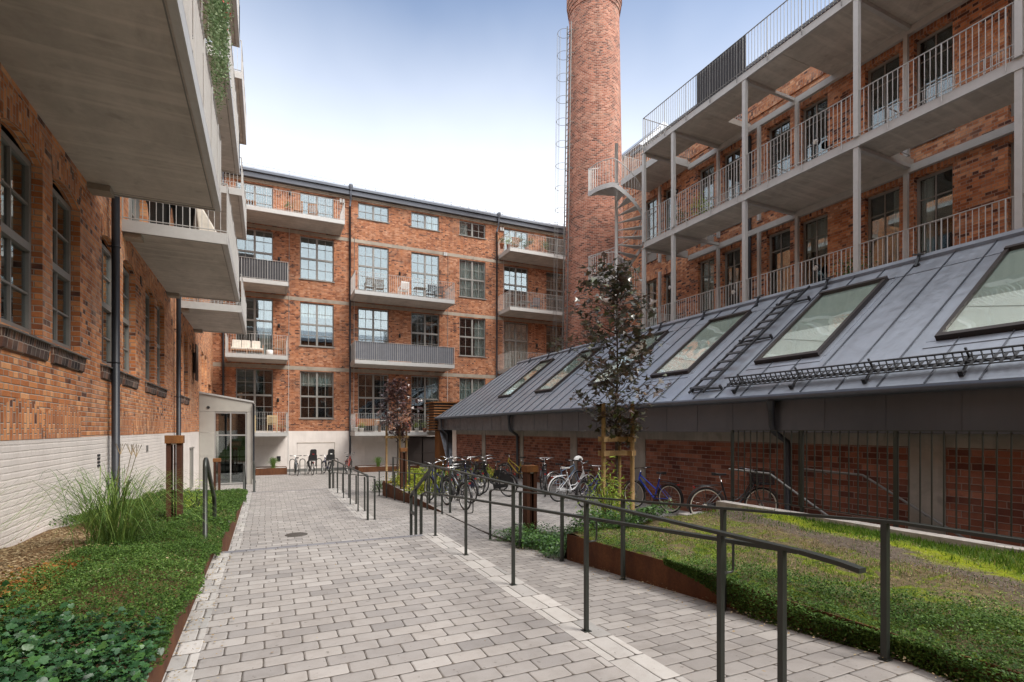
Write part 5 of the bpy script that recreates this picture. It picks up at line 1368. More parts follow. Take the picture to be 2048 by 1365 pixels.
bicycle(7.45, 13.6, ZB, 28, 'black city bicycle with a yellow reflector beside the rusted bollard', 'bike_black', 'step', bar_='swept')
bicycle(7.9, 13.9, ZB, 78, 'pale blue bicycle behind the white bicycle', 'bike_pale', 'diamond', bar_='flat', fender='alu')
bicycle(7.26, 12.48, ZB, 82, 'white ladies bicycle with white mudguards and rack', 'bike_white', 'step', bar_='swept', fender='bike_white', saddle='white', helmet=True)
bicycle(7.32, 11.34, ZB, 62, 'navy blue bicycle parked in front of the white bicycle', 'bike_navy', 'low', bar_='flat', fender='black')
bicycle(8.55, 9.55, -.47, -12, 'bright blue bicycle with black rack standing along the shed wall', 'bike_blue', 'low', rim='cream', bar_='flat', fender='black')
bicycle(7.45, 7.35, -.27, 112, 'black ladies bicycle with a front basket leaning by the iron fence', 'bike_black', 'step', rim='cream', bar_='flat', basket=True, fender='black')
bicycle(1.50, 29.6, ZC, 176 - 180, 'dark bicycle at the far left of the far rack', 'bike_grey', 'diamond', rack=False, fender=None, light=False)
bicycle(2.22, 29.5, ZC, -8, 'bicycle with a black child seat, second from the left at the far rack', 'bike_black', 'step', child=True, bar_='flat')
bicycle(3.10, 29.5, ZC, -12, 'bicycle with a high child seat with white mark at the far rack', 'bike_navy', 'diamond', child='white', bar_='flat')
bicycle(4.0, 29.9, ZC, 20, 'orange red bicycle at the right end of the far rack', 'bike_red', 'diamond', bar_='swept')
for i, xh in enumerate((1.28, 1.78, 2.62, 3.48, 4.2)):
    r_ = root('bicycle_rack', (xh, 30.4, ZC), ['bicycle hoop left of the dark far bicycle', 'bicycle hoop between the dark far bicycle and the first child seat', 'bicycle hoop between the two child seat bicycles', 'bicycle hoop right of the high child seat bicycle', 'bicycle hoop behind the orange red bicycle'][i], 'bicycle rack', 'steel bicycle hoops by the far wall')
    m = MB(); m.tube([(xh - .13, 30.4, ZC), (xh - .13, 30.4, ZC + .72), (xh - .09, 30.4, ZC + .80), (xh, 30.4, ZC + .83), (xh + .09, 30.4, ZC + .80), (xh + .13, 30.4, ZC + .72), (xh + .13, 30.4, ZC)], .022, 8); m.build('hoop', 'rail', r_)
    m = MB(); m.box(xh - .18, xh - .08, 30.35, 30.45, ZC, ZC + .01); m.box(xh + .08, xh + .18, 30.35, 30.45, ZC, ZC + .01); m.build('base_plate', 'rail', r_)

# ------------------------------------------------------------------ plants
def scatter(N, x0, x1, y0, y1, zf, dens=None, lift=(0, .05)):
    x = NR.uniform(x0, x1, N); y = NR.uniform(y0, y1, N)
    if dens is not None:
        k = np.array([dens(a, b) for a, b in zip(x, y)]); keep = NR.uniform(0, 1, N) < k; x, y = x[keep], y[keep]
    z = np.array([zf(a, b) for a, b in zip(x, y)]) + NR.uniform(*lift, len(x))
    return np.stack([x, y, z], 1)
def clumpy(x, y, s=3.0, ph=0.0): return .5 + .25 * math.sin(x * s + ph + 1.3 * math.sin(y * s * .7)) + .25 * math.sin(y * s * 1.1 + ph * 2 + 1.7 * math.sin(x * s * .8))
def sm(a, b, x): 
    t = min(1, max(0, (x - a) / (b - a))); return t * t * (3 - 2 * t)
def zmound(x, y):      # cushion surface of the creeping plants
    h = .035 + .06 * clumpy(x, y, 5) + .045 * clumpy(x, y, 17, 1) 
    if x > -.75: h += .02
    return zleft(x, y) + h
strawb = lambda x, y: (1 - sm(3.3, 4.1, y + .55 * (x + 1.2) + .6 * (clumpy(x, y, 2.3) - .5)))
bare = lambda x, y: sm(-1.35, -1.75, x + .25 * (clumpy(x, y, 3) - .5)) * sm(3.6, 4.4, y + .3 * math.sin(x * 5)) * (1 - sm(8.6, 9.6, y))
p = scatter(26000, -2.6, -.50, .9, 4.6, zmound, strawb, (.0, .09))
leaves('strawberry_ground_cover', 'leaf_cover', *ROUND, p, NR.uniform(.024, .056, len(p)), rots(len(p), .55), label='dense dark green leafy ground cover at the near end of the left bed', cat='ground cover', kind='stuff')
dth = lambda x, y: (1 - .93 * strawb(x, y)) * (1 - bare(x, y)) * (.72 + .28 * clumpy(x, y, 9))
def thyme(N, x0, x1, y0, y1, dens, zf, size, lift):
    p = scatter(N, x0, x1, y0, y1, zf, dens, lift); return p, NR.uniform(*size, len(p)), rots(len(p), .8)
p, s_, r_ = thyme(190000, -2.6, -.50, 2.6, 8.2, dth, zmound, (.012, .024), (-.04, .04))
q, s2, r2 = thyme(70000, -2.6, -.48, 8.2, 17.5, dth, zmound, (.022, .045), (-.03, .06))
# sprigs hanging over the steel edge
n = 9000; yy = NR.uniform(3.3, 17.3, n); over = np.array([clumpy(3.1, v, 3.3) for v in yy]) ; ex = NR.uniform(0, .10, n) * over
zz = np.array([zleft(-.6, v) for v in yy]) + .10 - NR.uniform(0, .17, n) * over - ex * .5
k = np.stack([-.55 + ex, yy, zz], 1)
leaves('creeping_thyme', 'thyme', *LEAF, np.concatenate([p, q, k]), np.concatenate([s_, s2, NR.uniform(.016, .032, n)]), np.concatenate([r_, r2, rots(n, 1.0)]), label='fine green creeping thyme covering the left bed', cat='ground cover', kind='stuff')
p = scatter(9000, -2.55, -.5, 3.0, 16, zmound, lambda x, y: .8 * (clumpy(x, y, 4, 2) > .66) * (1 - strawb(x, y)) * (1 - .6 * bare(x, y)), (.0, .05))
leaves('dry_seed_heads', 'thyme_dry', *LEAF, p, NR.uniform(.012, .028, len(p)), rots(len(p), .9), label='pale dry seed heads among the creeping thyme', cat='ground cover', kind='stuff')
p = scatter(5200, -2.6, -1.35, 3.7, 6.2, lambda x, y: zleft(x, y) + .02, lambda x, y: sm(.35, .7, clumpy(x, y, 4)) * (1 - sm(5.0, 6.0, y)), (0, .07))
leaves('russet_ground_cover', 'rust_leaf', *ROUND, p, NR.uniform(.025, .06, len(p)), rots(len(p), .6), label='rust coloured withering leaves by the white wall', cat='ground cover', kind='stuff')
p = scatter(9000, -2.55, -1.2, 4.5, 9.2, zleft, lambda x, y: bare(x, y), (0.0, .015))
leaves('bark_chips', 'thyme_dry', *LEAF, p, NR.uniform(.02, .045, len(p)), rots(len(p), .3), label='brown bark chips on the bare soil by the white wall', cat='mulch', kind='stuff')

def blades(name, mat, cx_, cy_, cz_, N, hgt, spread, wid, parent=None, droop=1.0, **kw):
    m = MB(); rr_ = random.Random(int(cx_ * 100 + cy_ * 10))
    for i in range(N):
        a = rr_.uniform(0, 2 * PI); h = hgt * rr_.uniform(.55, 1.05); sp_ = spread * rr_.uniform(.12, 1.0); w = wid * rr_.uniform(.6, 1.2)
        bx, by = cx_ + rr_.gauss(0, spread * .07), cy_ + rr_.gauss(0, spread * .07)
        n = 7; px, py = -math.sin(a) * w / 2, math.cos(a) * w / 2; b0 = len(m.v)
        for k in range(n + 1):
            t = k / n; r__ = sp_ * t ** 1.25; z = cz_ + h * math.sin(min(PI * .62, t * PI * .5 * (1 + .5 * droop * sp_ / spread))) - .55 * droop * h * (t ** 3) * (sp_ / spread) ** 1.5
            x, y = bx + r__ * math.cos(a), by + r__ * math.sin(a); f = 1 - t ** 2 * .9
            m.v += [(x - px * f, y - py * f, z), (x + px * f, y + py * f, z)]
        for k in range(n): q = b0 + 2 * k; m.f.append((q, q + 1, q + 3, q + 2)); m.sm.append(True)
    return m.build(name, mat, parent, **kw)
tg = root('ornamental_grass', (-1.5, 7.0, .2), 'large tuft of tall arching grass in the left bed in front of the drainpipe', 'grass')
blades('blade', 'grass', -1.5, 7.0, .12, 420, 1.0, 1.55, .008, tg, kind='stuff')
m = MB()
for i in range(3):
    a = R.uniform(0, 2 * PI); x, y = -1.5 + .5 * math.cos(a) * R.random(), 7.0 + .6 * math.sin(a) * R.random()
    m.tube([(-1.5, 7.0, .2), ((x - 1.5) / 2, (y + 7) / 2, .8), (x, y, 1.22)], .003, 4)
    for k in range(5): b = 2 * PI * k / 5; m.tube([(x, y, 1.2), (x + .05 * math.cos(b), y + .05 * math.sin(b), 1.33)], .0028, 3)
m.build('flower_stalk', 'thyme_dry', tg, kind='stuff')
def shrub(name, cx_, cy_, z0, rx, ry, hgt, N, size, mat, lab, cat='shrub', tpl=LEAF, stems=14, group=None, hollow=.35):
    r_ = root(name, (cx_, cy_, z0), lab, cat, group)
    v = NR.normal(0, 1, (N, 3)); v /= np.linalg.norm(v, axis=1)[:, None]; rad = NR.uniform(hollow, 1, N) ** .6
    v[:, 2] = np.abs(v[:, 2]); ang = np.arctan2(v[:, 1], v[:, 0]); lump = 1 + .22 * np.sin(ang * 5 + v[:, 2] * 7) + .12 * np.sin(ang * 11)
    p = np.stack([cx_ + v[:, 0] * rad * rx * lump, cy_ + v[:, 1] * rad * ry * lump, z0 + .04 + v[:, 2] * rad * hgt * lump], 1)
    leaves('foliage', mat, *tpl, p, NR.uniform(size * .6, size * 1.3, N), rots(N, .9), r_)
    m = MB()
    for i in range(stems):
        a, q = R.uniform(0, 2 * PI), R.uniform(.3, .8)
        m.tube([(cx_, cy_, z0 - .05), (cx_ + .3 * rx * q * math.cos(a), cy_ + .3 * ry * q * math.sin(a), z0 + hgt * .45), (cx_ + rx * q * math.cos(a), cy_ + ry * q * math.sin(a), z0 + hgt * .85)], [.008, .006, .003], 5)
    m.build('stem', 'bark', r_)
    return r_
NARROW = ([(-.09, 0, 0), (0, -.5, -.02), (.09, 0, 0), (0, .5, -.10)], [(0, 1, 2, 3)])
shrub('bamboo_shrub', 4.95, 6.95, -.25, .42, .42, 1.0, 2600, .085, 'bamboo', 'bright yellow green feathery shrub below the near staked tree', tpl=NARROW)
shrub('leafy_shrub', -1.15, 11.0, -.1, .35, .45, .55, 1300, .07, 'bamboo', 'small yellow green shrub in the left bed behind the large bollard', tpl=NARROW)
shrub('leafy_shrub', -1.9, 12.6, -.2, .3, .4, .5, 900, .07, 'thyme', 'low green shrub against the white wall in the left bed', tpl=NARROW)
for i, (x, y, rx, hh) in enumerate(((4.6, 15.8, .75, .42), (5.4, 17.0, .85, .50), (4.7, 18.4, .8, .48), (6.2, 18.4, .9, .52), (7.4, 18.8, .8, .5), (5.2, 19.0, .7, .45))):
    shrub('spirea_shrub', x, y, ZB, rx, rx, hh, 2600, .075, 'hedge', ['yellow green spirea at the near corner of the shrub bed', 'yellow green spirea in the middle of the shrub bed', 'yellow green spirea under the far staked tree', 'yellow green spirea with orange tips before the rusted vent tower', 'yellow green spirea at the right end of the shrub bed', 'yellow green spirea at the back of the shrub bed'][i], group='yellow green spirea shrubs by the lower ramp')
shrub('round_shrub', 3.98, 20.6, ZC, .35, .35, .45, 900, .05, 'thyme', 'small round green shrub at the foot of the lower ramp')
def zivy(x, y): return zright(x, y) + .13 + .10 * clumpy(x, y, 5)
ivyd = lambda x, y: sm(3.55, 3.8, x + .12 * math.sin(y * 6)) * (1 - sm(5.0, 5.7, x)) * (1 - sm(8.1, 8.6, y + .4 * (x - 4.2)))
p = scatter(30000, 3.6, 5.7, 6.0, 8.8, zivy, ivyd, (-.14, .07))
leaves('ivy_ground_cover', 'ivy', *LEAF, p, NR.uniform(.03, .06, len(p)), rots(len(p), .55), label='dark green leafy ground cover around the rusted bollard beside the ramp', cat='ground cover', kind='stuff')
# thyme along the front of the right bed, spilling over the edge
def zthr(x, y): return zright(x, y) + .02 + .05 * clumpy(x, y, 5) + .045 * clumpy(x, y, 17, 1)
thd = lambda x, y: (1 - sm(4.25, 4.9, x + .55 * sm(3.0, 4.6, y) + .5 * (clumpy(x, y, 2) - .5) - .28 * sm(3.2, 1.5, y))) * (.4 + .6 * clumpy(x, y, 9)) * (1 if y < 3.6 else .75)
p, s_, r_ = thyme(170000, 3.74, 5.4, .6, 6.3, thd, zthr, (.012, .025), (-.03, .045))
n = 26000; yy = NR.uniform(.4, 6.2, n); over = np.array([(sm(4.8, 2.4, v) * .85 + .1) * (.35 + .9 * clumpy(2.2, v, 2.9)) for v in yy]); u_ = NR.uniform(0, 1, n)
ex = .04 + .12 * over * NR.uniform(.2, 1, n); zz = np.array([zright(3.85, v) for v in yy]) + .09 - .38 * over * u_
k = np.stack([3.80 - ex, yy, zz], 1)[over > .18]
leaves('creeping_thyme', 'thyme', *LEAF, np.concatenate([p, k]), np.concatenate([s_, NR.uniform(.016, .030, len(k))]), np.concatenate([r_, rots(len(k), 1.0)]), label='green creeping thyme spilling over the rusted edge of the right bed', cat='ground cover', kind='stuff')
# grass and moss
sb_ = lambda x, y: x - .2 * y - 5.4 + .25 * (clumpy(x, y, 2.1) - .5)
gd = lambda x, y: (.16 + .35 * sm(.5, .75, clumpy(x, y, 1.7)) * (1 - sm(-.5, -.25, sb_(x, y))) + .9 * sm(.40, .60, sb_(x, y)) + .6 * sm(5.6, 6.6, y) * (1 - sm(-.3, 0, sb_(x, y))) + .4 * (1 - sm(4.7, 5.3, x))) * (.35 + .65 * clumpy(x, y, 8))
p = scatter(100000, 4.2, 7.05, .8, 8.7, lambda x, y: zright(x, y) - .004, gd, (0, .004))
N = len(p); hs = NR.uniform(.015, .042, N) * np.where(p[:, 0] > 6.3, 1.7, 1.0); Rt = rots(N, .45)
leaves('lawn_grass', 'lawn', *SPIKE, p, hs, Rt, label='short patchy grass on the mossy bed', cat='grass', kind='stuff')
MOSSD = lambda x, y: .9 * sm(.12, .2, sb_(x, y)) * (1 - sm(.42, .52, sb_(x, y))) + .7 * sm(.5, .62, clumpy(x, y, 2.3, 1.0)) * (1 - sm(-.4, -.2, sb_(x, y))) + .03
p = scatter(45000, 4.1, 7.0, .8, 7.8, lambda x, y: zright(x, y) - .004, lambda x, y: .15 + .85 * sm(.35, .7, clumpy(x, y, 3.1, 2.0)) * (1 - sm(-.35, -.1, sb_(x, y))), (0, .004))
leaves('dry_grass', 'thyme_dry', *SPIKE, p, NR.uniform(.012, .04, len(p)), rots(len(p), .9), label='dry tan grass between the green patches of the mossy bed', cat='grass', kind='stuff')
p = scatter(30000, 4.4, 7.0, .8, 7.8, lambda x, y: zright(x, y), MOSSD, (0, .012))
leaves('moss', 'bamboo', *LEAF, p, NR.uniform(.008, .018, len(p)), rots(len(p), .7), label='bright yellow green moss patches on the gravel bed', cat='moss', kind='stuff')
p = scatter(9000, 4.3, 7.0, .8, 7.6, lambda x, y: zright(x, y), lambda x, y: .9 - .7 * clumpy(x, y, 2.3, 1.0), (0, .008))
leaves('dead_leaves', 'thyme_dry', *LEAF, p, NR.uniform(.012, .03, len(p)), rots(len(p), .3), label='dry brown leaf litter scattered on the mossy bed', cat='leaf litter', kind='stuff')
p = scatter(16000, 4.3, 7.0, .8, 7.6, lambda x, y: zright(x, y) + .004, lambda x, y: .12 + .88 * sm(-.45, -.2, sb_(x, y)) * (1 - sm(.12, .25, sb_(x, y))), (0, .006))
leaves('gravel_chips', 'chips', *LEAF, p, NR.uniform(.008, .026, len(p)), rots(len(p), .5), label='grey brown gravel chips in a strip along the mossy bed', cat='gravel', kind='stuff')
# litter along the path edges
p = np.concatenate([scatter(900, -.55, -.2, 1.5, 7.2, lambda x, y: .004, lambda x, y: 1 - sm(-.5, -.2, x)), scatter(900, 3.3, 3.75, 1.2, 7.5, lambda x, y: rz(y) + .004, lambda x, y: sm(3.3, 3.7, x)), scatter(160, -.4, 3.7, 1.5, 7.0, lambda x, y: .004 if x < 2.28 else rz(y) + .004, lambda x, y: .35)])
leaves('fallen_leaves', 'thyme_dry', *LEAF, p, NR.uniform(.008, .03, len(p)), rots(len(p), .35), label='small fallen leaves and crumbs along the paving edges', cat='leaf litter', kind='stuff')

def pinnate(t0, t1, steps, wob, r0, r1):
    pts, rs = [], []
    for i in range(steps + 1):
        t = i / steps; pts.append(Vector(t0).lerp(Vector(t1), t) + Vector((R.gauss(0, wob), R.gauss(0, wob), R.gauss(0, wob * .4))) * (t > 0)); rs.append(r0 + (r1 - r0) * t)
    return pts, rs
def maple(x, y, z0, ztop, zc0, rad, N, size, mat, lab, stakes, sz, shape):
    t_ = root('young_maple_tree', (x, y, z0), lab, 'tree', 'young staked maple trees')
    m = MB(); tp, tr = pinnate((x, y, z0 - .1), (x + .02, y, ztop - .15), 10, .012, .034, .008); m.tube(tp, tr, 10)
    cl = []; zs = zc0
    H_ = ztop - zc0
    for i in range(44):
        t = (i + R.random()) / 44; z = zc0 + H_ * t * .97; rr_ = rad * shape(t) * R.uniform(.45, 1.05); a = i * 2.4 + R.uniform(-.4, .4)
        e = (x + rr_ * math.cos(a), y + rr_ * math.sin(a), z + .16 * rr_); b = (x + .01, y, z - .30 * rr_ - .08)
        q, qr = pinnate(b, e, 4, .02, .010, .003); m.tube(q, qr, 5)
        for k in range(5):
            f = .35 + .65 * (k + R.random()) / 5; c_ = Vector(b).lerp(Vector(e), f); cl.append((c_.x + R.gauss(0, .05), c_.y + R.gauss(0, .05), c_.z + R.gauss(0, .05)))
    m.build('trunk', 'bark', t_)
    cl = np.array(cl); idx = NR.integers(0, len(cl), N); p = cl[idx] + NR.normal(0, 1, (N, 3)) * np.array([.085, .085, .075])
    Rt = rots(N, .75)
    leaves('crown', mat, *MAPLE, p, NR.uniform(size * .55, size * 1.15, N), Rt, t_)
    s_ = root('tree_stakes', (x, y, z0), 'three wooden stakes with cross boards around ' + ('the near maple' if N > 900 and z0 > -.45 else 'the far maple'), 'tree stakes', 'wooden tree supports')
    pts = []
    for dx, dy, h in stakes:
        m = MB(); m.tube([(x + dx, y + dy, z0 - .1), (x + dx, y + dy, z0 + h)], [.042, .036], 10); m.build('stake', 'stake', s_); pts.append((x + dx, y + dy))
    m = MB()
    for zz in sz:
        for i in range(3):
            a, b = pts[i], pts[(i + 1) % 3]; v = Vector((b[0] - a[0], b[1] - a[1], 0)).normalized() * .08
            o_ = Vector((v.y, -v.x, 0)).normalized() * .05
            m.beam((a[0] - v.x + o_.x, a[1] - v.y + o_.y, zz + i * .002), (b[0] + v.x + o_.x, b[1] + v.y + o_.y, zz + i * .002), .022, .085)
    m.build('cross_board', 'stake', s_)
maple(5.46, 7.42, -.35, 4.42, 1.35, 1.0, 1900, .118, 'leaf_maple', 'near young maple with dark purple green leaves tied between wooden stakes', [(-.28, -.02, 2.28), (.22, .22, 2.25), (.20, -.18, 2.28), ], (1.08, 1.32), lambda t: (.38 + 2.1 * t) if t < .3 else (1.05 - .95 * max(0, t - .5) ** 1.1 * 1.5))
maple(4.30, 18.9, ZB, 3.35, 1.2, .92, 1700, .115, 'leaf_maple_red', 'far young maple with dark red leaves tied between wooden stakes', [(-.42, -.1, 2.1), (.38, .25, 2.1), (0.02, -.25, 2.1)], (1.2,), lambda t: (.5 + 1.9 * t) if t < .25 else (1.0 - 1.0 * max(0, t - .5) ** 1.1 * 1.4))
# plants trailing from the balcony above
tr_ = root('trailing_plant', (-.72, 9.5, 9.6), 'long green trailing plant with red flowers hanging down from the left upper balcony', 'hanging plant')
P_, S_ = [], []
for i in range(110):
    y = R.uniform(8.2, 11.2); ln = R.uniform(1.2, 3.0) * (1.0 if y < 10.4 else .7); x = -.70 + R.gauss(0, .04)
    n = int(ln * 55)
    for k in range(n): zz = 9.7 - ln * k / n; P_.append((x + R.gauss(0, .035), y + R.gauss(0, .05) + .05 * math.sin(zz * 3 + i), zz))
P_ = np.array(P_); leaves('foliage', 'trail', *LEAF, P_, NR.uniform(.03, .065, len(P_)), rots(len(P_), 1.0), tr_)
P_ = np.array([(-.68 + R.gauss(0, .06), R.uniform(9.6, 11.0), R.uniform(8.4, 9.9)) for i in range(90)]); leaves('flower', 'flower', *ROUND, P_, NR.uniform(.03, .07, 90), rots(90, 1.0), tr_)
m = MB(); m.box(-.95, -.77, 8.2, 10.9, 9.65, 9.85); m.build('window_box', 'black', tr_)

# ------------------------------------------------------------------ things on the balconies
def pot_plant(x, y, z, r, h, ph, lab, pot='terracotta', mat='ivy', N=260, size=.06, name='potted_plant', tall=False):
    r_ = root(name, (x, y, z), lab, 'potted plant')
    m = MB(); m.lathe((x, y, z), [(0, 0), (r * .72, 0), (r, h), (r * 1.06, h), (r * 1.06, h - .03), (r * .9, h - .03), (0, h - .04)], 20); m.build('pot', pot, r_)
    v = NR.normal(0, 1, (N, 3)) * np.array([r * .9, r * .9, ph * .26]); p = v + np.array([x, y, z + h + ph * .5]); leaves('foliage', mat, *LEAF, p, NR.uniform(size * .6, size * 1.3, N), rots(N, .9), r_)
    m = MB()
    for k in range(5): a = k * 1.26; m.tube([(x, y, z + h - .05), (x + r * .5 * math.cos(a), y + r * .5 * math.sin(a), z + h + ph * .6)], .006, 5)
    m.build('stem', 'bark', r_)
def chair(x, y, z, rzz, mat, lab, name='wooden_chair', cush=False):
    r_ = root(name, (x, y, z), lab, 'chair'); r_.rotation_euler = (0, 0, math.radians(rzz)); B = dict(parent=r_, local=True)
    for sx in (-1, 1):
        m = MB(); m.box(sx * .23 - .02, sx * .23 + .02, -.22, -.18, 0, .62); m.build('leg', mat, **B)
        m = MB(); m.hexa([(sx * .23 - .02, .20, 0), (sx * .23 + .02, .20, 0), (sx * .23 + .02, .24, 0), (sx * .23 - .02, .24, 0), (sx * .23 - .02, .28, .92), (sx * .23 + .02, .28, .92), (sx * .23 + .02, .31, .92), (sx * .23 - .02, .31, .92)]); m.build('leg', mat, **B)
    m = MB()
    for k in range(6): m.box(-.25, .25, -.22 + k * .075, -.16 + k * .075, .42, .44)
    m.build('seat', mat, **B)
    m = MB()
    for k in range(7): m.hexa([(-.19 + k * .058, .235, .48), (-.155 + k * .058, .235, .48), (-.155 + k * .058, .25, .48), (-.19 + k * .058, .25, .48), (-.19 + k * .058, .28, .86), (-.155 + k * .058, .28, .86), (-.155 + k * .058, .295, .86), (-.19 + k * .058, .295, .86)])
    m.box(-.24, .24, .275, .30, .85, .92); m.build('backrest', mat, **B)
    m = MB()
    for sx in (-1, 1): m.box(sx * .25 - .025, sx * .25 + .025, -.24, .26, .62, .645)
    m.build('armrest', mat, **B)
    if cush: m = MB(); m.box(-.22, .22, -.2, .2, .445, .50); m.build('cushion', 'cushion', bevel=.02, **B)
Y3 = 31.5
so = root('garden_sofa', (-1.0, 31.7, 5.4), 'wooden garden sofa with cream cushions on the balcony above the porch', 'sofa')
m = MB(); m.box(-1.72, -.12, 31.3, 32.0, 5.66, 5.72)
for x in (-1.7, -.95, -.18): m.box(x, x + .06, 31.3, 31.36, 5.4, 5.66); m.box(x, x + .06, 31.94, 32.0, 5.4, 6.1)
m.build('frame', 'wood', so)
m = MB(); m.box(-1.68, -.93, 31.3, 31.95, 5.722, 5.83); m.box(-.91, -.14, 31.3, 31.95, 5.722, 5.83); m.build('seat_cushion', 'cushion', so, bevel=.03)
for x in (-1.66, -1.2, -.72):
    m = MB(); m.hexa([(x, 31.75, 5.835), (x + .44, 31.75, 5.835), (x + .44, 31.88, 5.835), (x, 31.88, 5.835), (x, 31.88, 6.30), (x + .44, 31.88, 6.30), (x + .44, 31.98, 6.30), (x, 31.98, 6.30)]); m.build('back_cushion', 'cushion', so, bevel=.04)
m = MB(); m.lathe((.18, 31.2, 5.4), [(0, 0), (.17, 0), (.17, .34), (0, .34)], 20); m.build('side_stool', 'white', label='white round stool on the balcony beside the garden sofa', cat='stool')
chair(.62, 31.5, 5.4, 190, 'wood', 'brown slatted chair on the sofa balcony', cush=True)
chair(.30, 31.4, 1.3, 180, 'wood_light', 'light wooden chair behind the porch corner on the lowest left balcony')
chair(-.75, 31.5, 1.3, 180, 'wood_light', 'light wooden chair seen through the glass of the porch')
pot_plant(.8, 31.0, 1.3, .12, .22, .2, 'brown pot on the lowest left balcony beside the railing', N=60)
chair(1.6, 31.5, 13.15, 180, 'wood', 'brown chair on the top left balcony near the right window')
chair(2.4, 31.6, 13.15, 170, 'wood', 'brown chair at the right end of the top left balcony')
pot_plant(1.1, 31.0, 13.15, .14, .3, .4, 'green plant on the top left balcony', mat='ivy')
bt = root('slatted_bench', (-1.3, 31.3, 13.15), 'brown slatted bench at the left of the top balcony', 'bench')
m = MB()
for k in range(12): m.box(-2.0 + k * .13, -1.92 + k * .13, 31.0, 31.5, 13.55, 13.6)
m.build('seat', 'wood', bt); m = MB()
for x in (-2.0, -.55): m.box(x, x + .06, 31.0, 31.5, 13.15, 13.55)
m.build('leg', 'wood', bt)
chair(5.5, 31.5, 9.37, 180, 'wood_grey', 'dark chair at the left of the unscreened third floor balcony')
chair(6.1, 31.6, 9.37, 170, 'wood_grey', 'dark chair beside the left window of the third floor balcony')
chair(7.5, 31.4, 9.37, 185, 'white', 'white chair in the middle of the third floor balcony', 'garden_chair')
chair(9.2, 31.5, 9.37, 180, 'black', 'black garden chair at the right of the third floor balcony', 'garden_chair')
chair(9.75, 31.6, 9.37, 170, 'black', 'black garden chair at the right corner of the third floor balcony', 'garden_chair')
def table(x, y, z, w, h, mat, lab):
    r_ = root('small_table', (x, y, z), lab, 'table'); m = MB(); m.box(x - w / 2, x + w / 2, y - .3, y + .3, z + h - .03, z + h); m.build('table_top', mat, r_)
    for sx in (-1, 1):
        for sy in (-1, 1): m = MB(); m.box(x + sx * (w / 2 - .05) - .018, x + sx * (w / 2 - .05) + .018, y + sy * .25 - .018, y + sy * .25 + .018, z, z + h - .032); m.build('leg', mat, r_)
table(8.5, 31.4, 9.37, .7, .7, 'wood_grey', 'dark small table on the third floor balcony')
table(6.4, 31.3, 1.3, 1.2, .7, 'white', 'white table on the lowest balcony behind the red maple')
bt = root('garden_sofa', (5.4, 31.7, 1.3), 'brown wooden bench on the lowest balcony left of the red maple', 'bench')
m = MB(); m.box(4.7, 6.2, 31.6, 32.1, 1.68, 1.74); m.box(4.7, 6.2, 32.05, 32.1, 1.74, 2.1); m.build('seat', 'wood', bt); m = MB()
for x in (4.72, 6.12): m.box(x, x + .06, 31.6, 31.66, 1.3, 1.68); m.box(x, x + .06, 32.0, 32.06, 1.3, 1.68)
m.build('leg', 'wood', bt)
pot_plant(4.65, 31.0, 1.3, .14, .28, .6, 'red flowering plant at the left corner of the lowest middle balcony', 'white', 'flower', 160, .06)
pot_plant(5.0, 31.1, 1.3, .13, .24, .35, 'green pot plant beside the red flowers on the lowest middle balcony', 'white', 'bamboo', 160, .06)
for i, (x, mt, lab) in enumerate(((7.7, 'flower', 'red flowers right of the red maple on the lowest balcony'), (8.2, 'bamboo', 'yellow green plant on the lowest balcony right of the red flowers'), (8.7, 'bamboo', 'yellow green plant on the lowest balcony nearest the rusted tower'), (9.05, 'trail', 'pale plant at the right corner of the lowest balcony'))):
    pot_plant(x, 31.0, 1.3, .13, .24, .4, lab, 'white' if i % 2 else 'terracotta', mt, 200, .06)
for i, (x, lab) in enumerate(((13.8, 'green plant at the left corner of the top right balcony'), (14.3, 'bushy plant second from left on the top right balcony'), (15.6, 'plant in a terracotta pot before the top right window'), (17.0, 'dark plant on the top right balcony near the ladder'))):
    pot_plant(x, 31.0, 13.15, .14, .3, .5, lab, 'terracotta', ['ivy', 'bamboo', 'ivy', 'thyme'][i], 220, .06)
for i, x in enumerate((15.7, 16.5, 17.6)):
    r_ = root('hanging_basket', (x, 32.2, 14.3), ['hanging basket right of the top right window', 'middle hanging basket on the top right wall', 'hanging basket near the chimney ladder'][i], 'hanging basket')
    m = MB(); m.lathe((x, 32.2, 14.25), [(0, 0), (.12, .03), (.16, .14), (.0, .14)], 14); m.build('basket', 'wood_grey', r_)
    N = 160; p = NR.normal(0, 1, (N, 3)) * np.array([.15, .12, .12]) + np.array([x, 32.15, 14.42]); leaves('foliage', 'ivy', *LEAF, p, NR.uniform(.05, .1, N), rots(N, 1), r_)
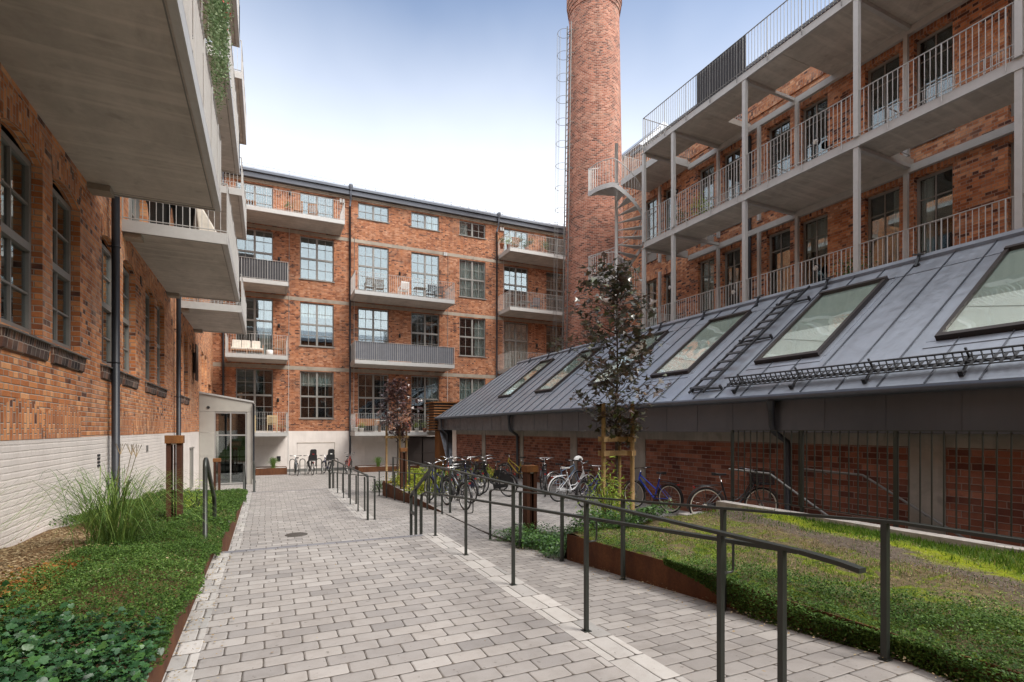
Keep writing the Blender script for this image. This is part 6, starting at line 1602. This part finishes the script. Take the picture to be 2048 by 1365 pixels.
table(15.6, 31.4, 9.37, .8, .6, 'steel_dark', 'grey table on the third floor right balcony'); chair(16.5, 31.5, 9.37, 170, 'fabric', 'grey chair on the third floor right balcony', 'garden_chair')
chair(14.9, 31.4, 13.15, 170, 'wood', 'brown chair on the top right balcony')
# planters on the left balcony
for i, y in enumerate((13.25, 13.25)):
    x = (-2.05, -1.62)[i]
    pot_plant(x, y + .1 * i, 5.67, .22, .62, .35, ['black tall planter nearest the brick wall on the left balcony', 'black tall planter second from the wall on the left balcony'][i], 'black', 'trail', 120, .05, 'tall_planter')
m = MB(); m.hexa([(-1.3, 13.1, 5.67), (-.9, 13.1, 5.67), (-.9, 13.6, 5.67), (-1.3, 13.6, 5.67), (-1.4, 13.2, 6.4), (-1.3, 13.2, 6.4), (-1.3, 13.4, 6.4), (-1.4, 13.4, 6.4)]); m.build('folded_parasol', 'cushion', label='cream folded cloth leaning beside the tall black planters', cat='parasol', bevel=.03)
table(-1.7, 20.6, 5.67, .9, .5, 'wood', 'wooden crate table on the far left balcony')
pot_plant(-1.1, 20.5, 5.67, .14, .3, .3, 'small plant at the rail of the far left balcony', N=90)
# gallery plants and bench
pot_plant(14.4, 9.0, F1, .22, .4, .9, 'large dark green plant on the lower gallery of the right building', 'black', 'ivy', 500, .08)
pot_plant(14.2, 14.3, F2, .2, .35, .7, 'light green plant in a blue pot on the upper gallery', 'bike_navy', 'bamboo', 300, .07)
pot_plant(14.2, 15.3, F2, .2, .35, .7, 'tall green plant beside the stair end of the upper gallery', 'bike_navy', 'ivy', 300, .07)
chair(14.6, 15.7, F1, 250, 'wood_grey', 'dark chair at the stair end of the lower gallery')
# grasses in the far planters
for i, (x, y, z, hh, lab) in enumerate(((.35, 31.2, ZC + .3, .65, 'tuft of ornamental grass in the far planter by the porch'), (5.9, 30.9, ZC + .26, .6, 'tuft of ornamental grass left of the far red maple'))):
    g = root('ornamental_grass', (x, y, z), lab, 'grass'); blades('blade', 'grass', x, y, z, 240, hh, .5, .014, g, kind='stuff')
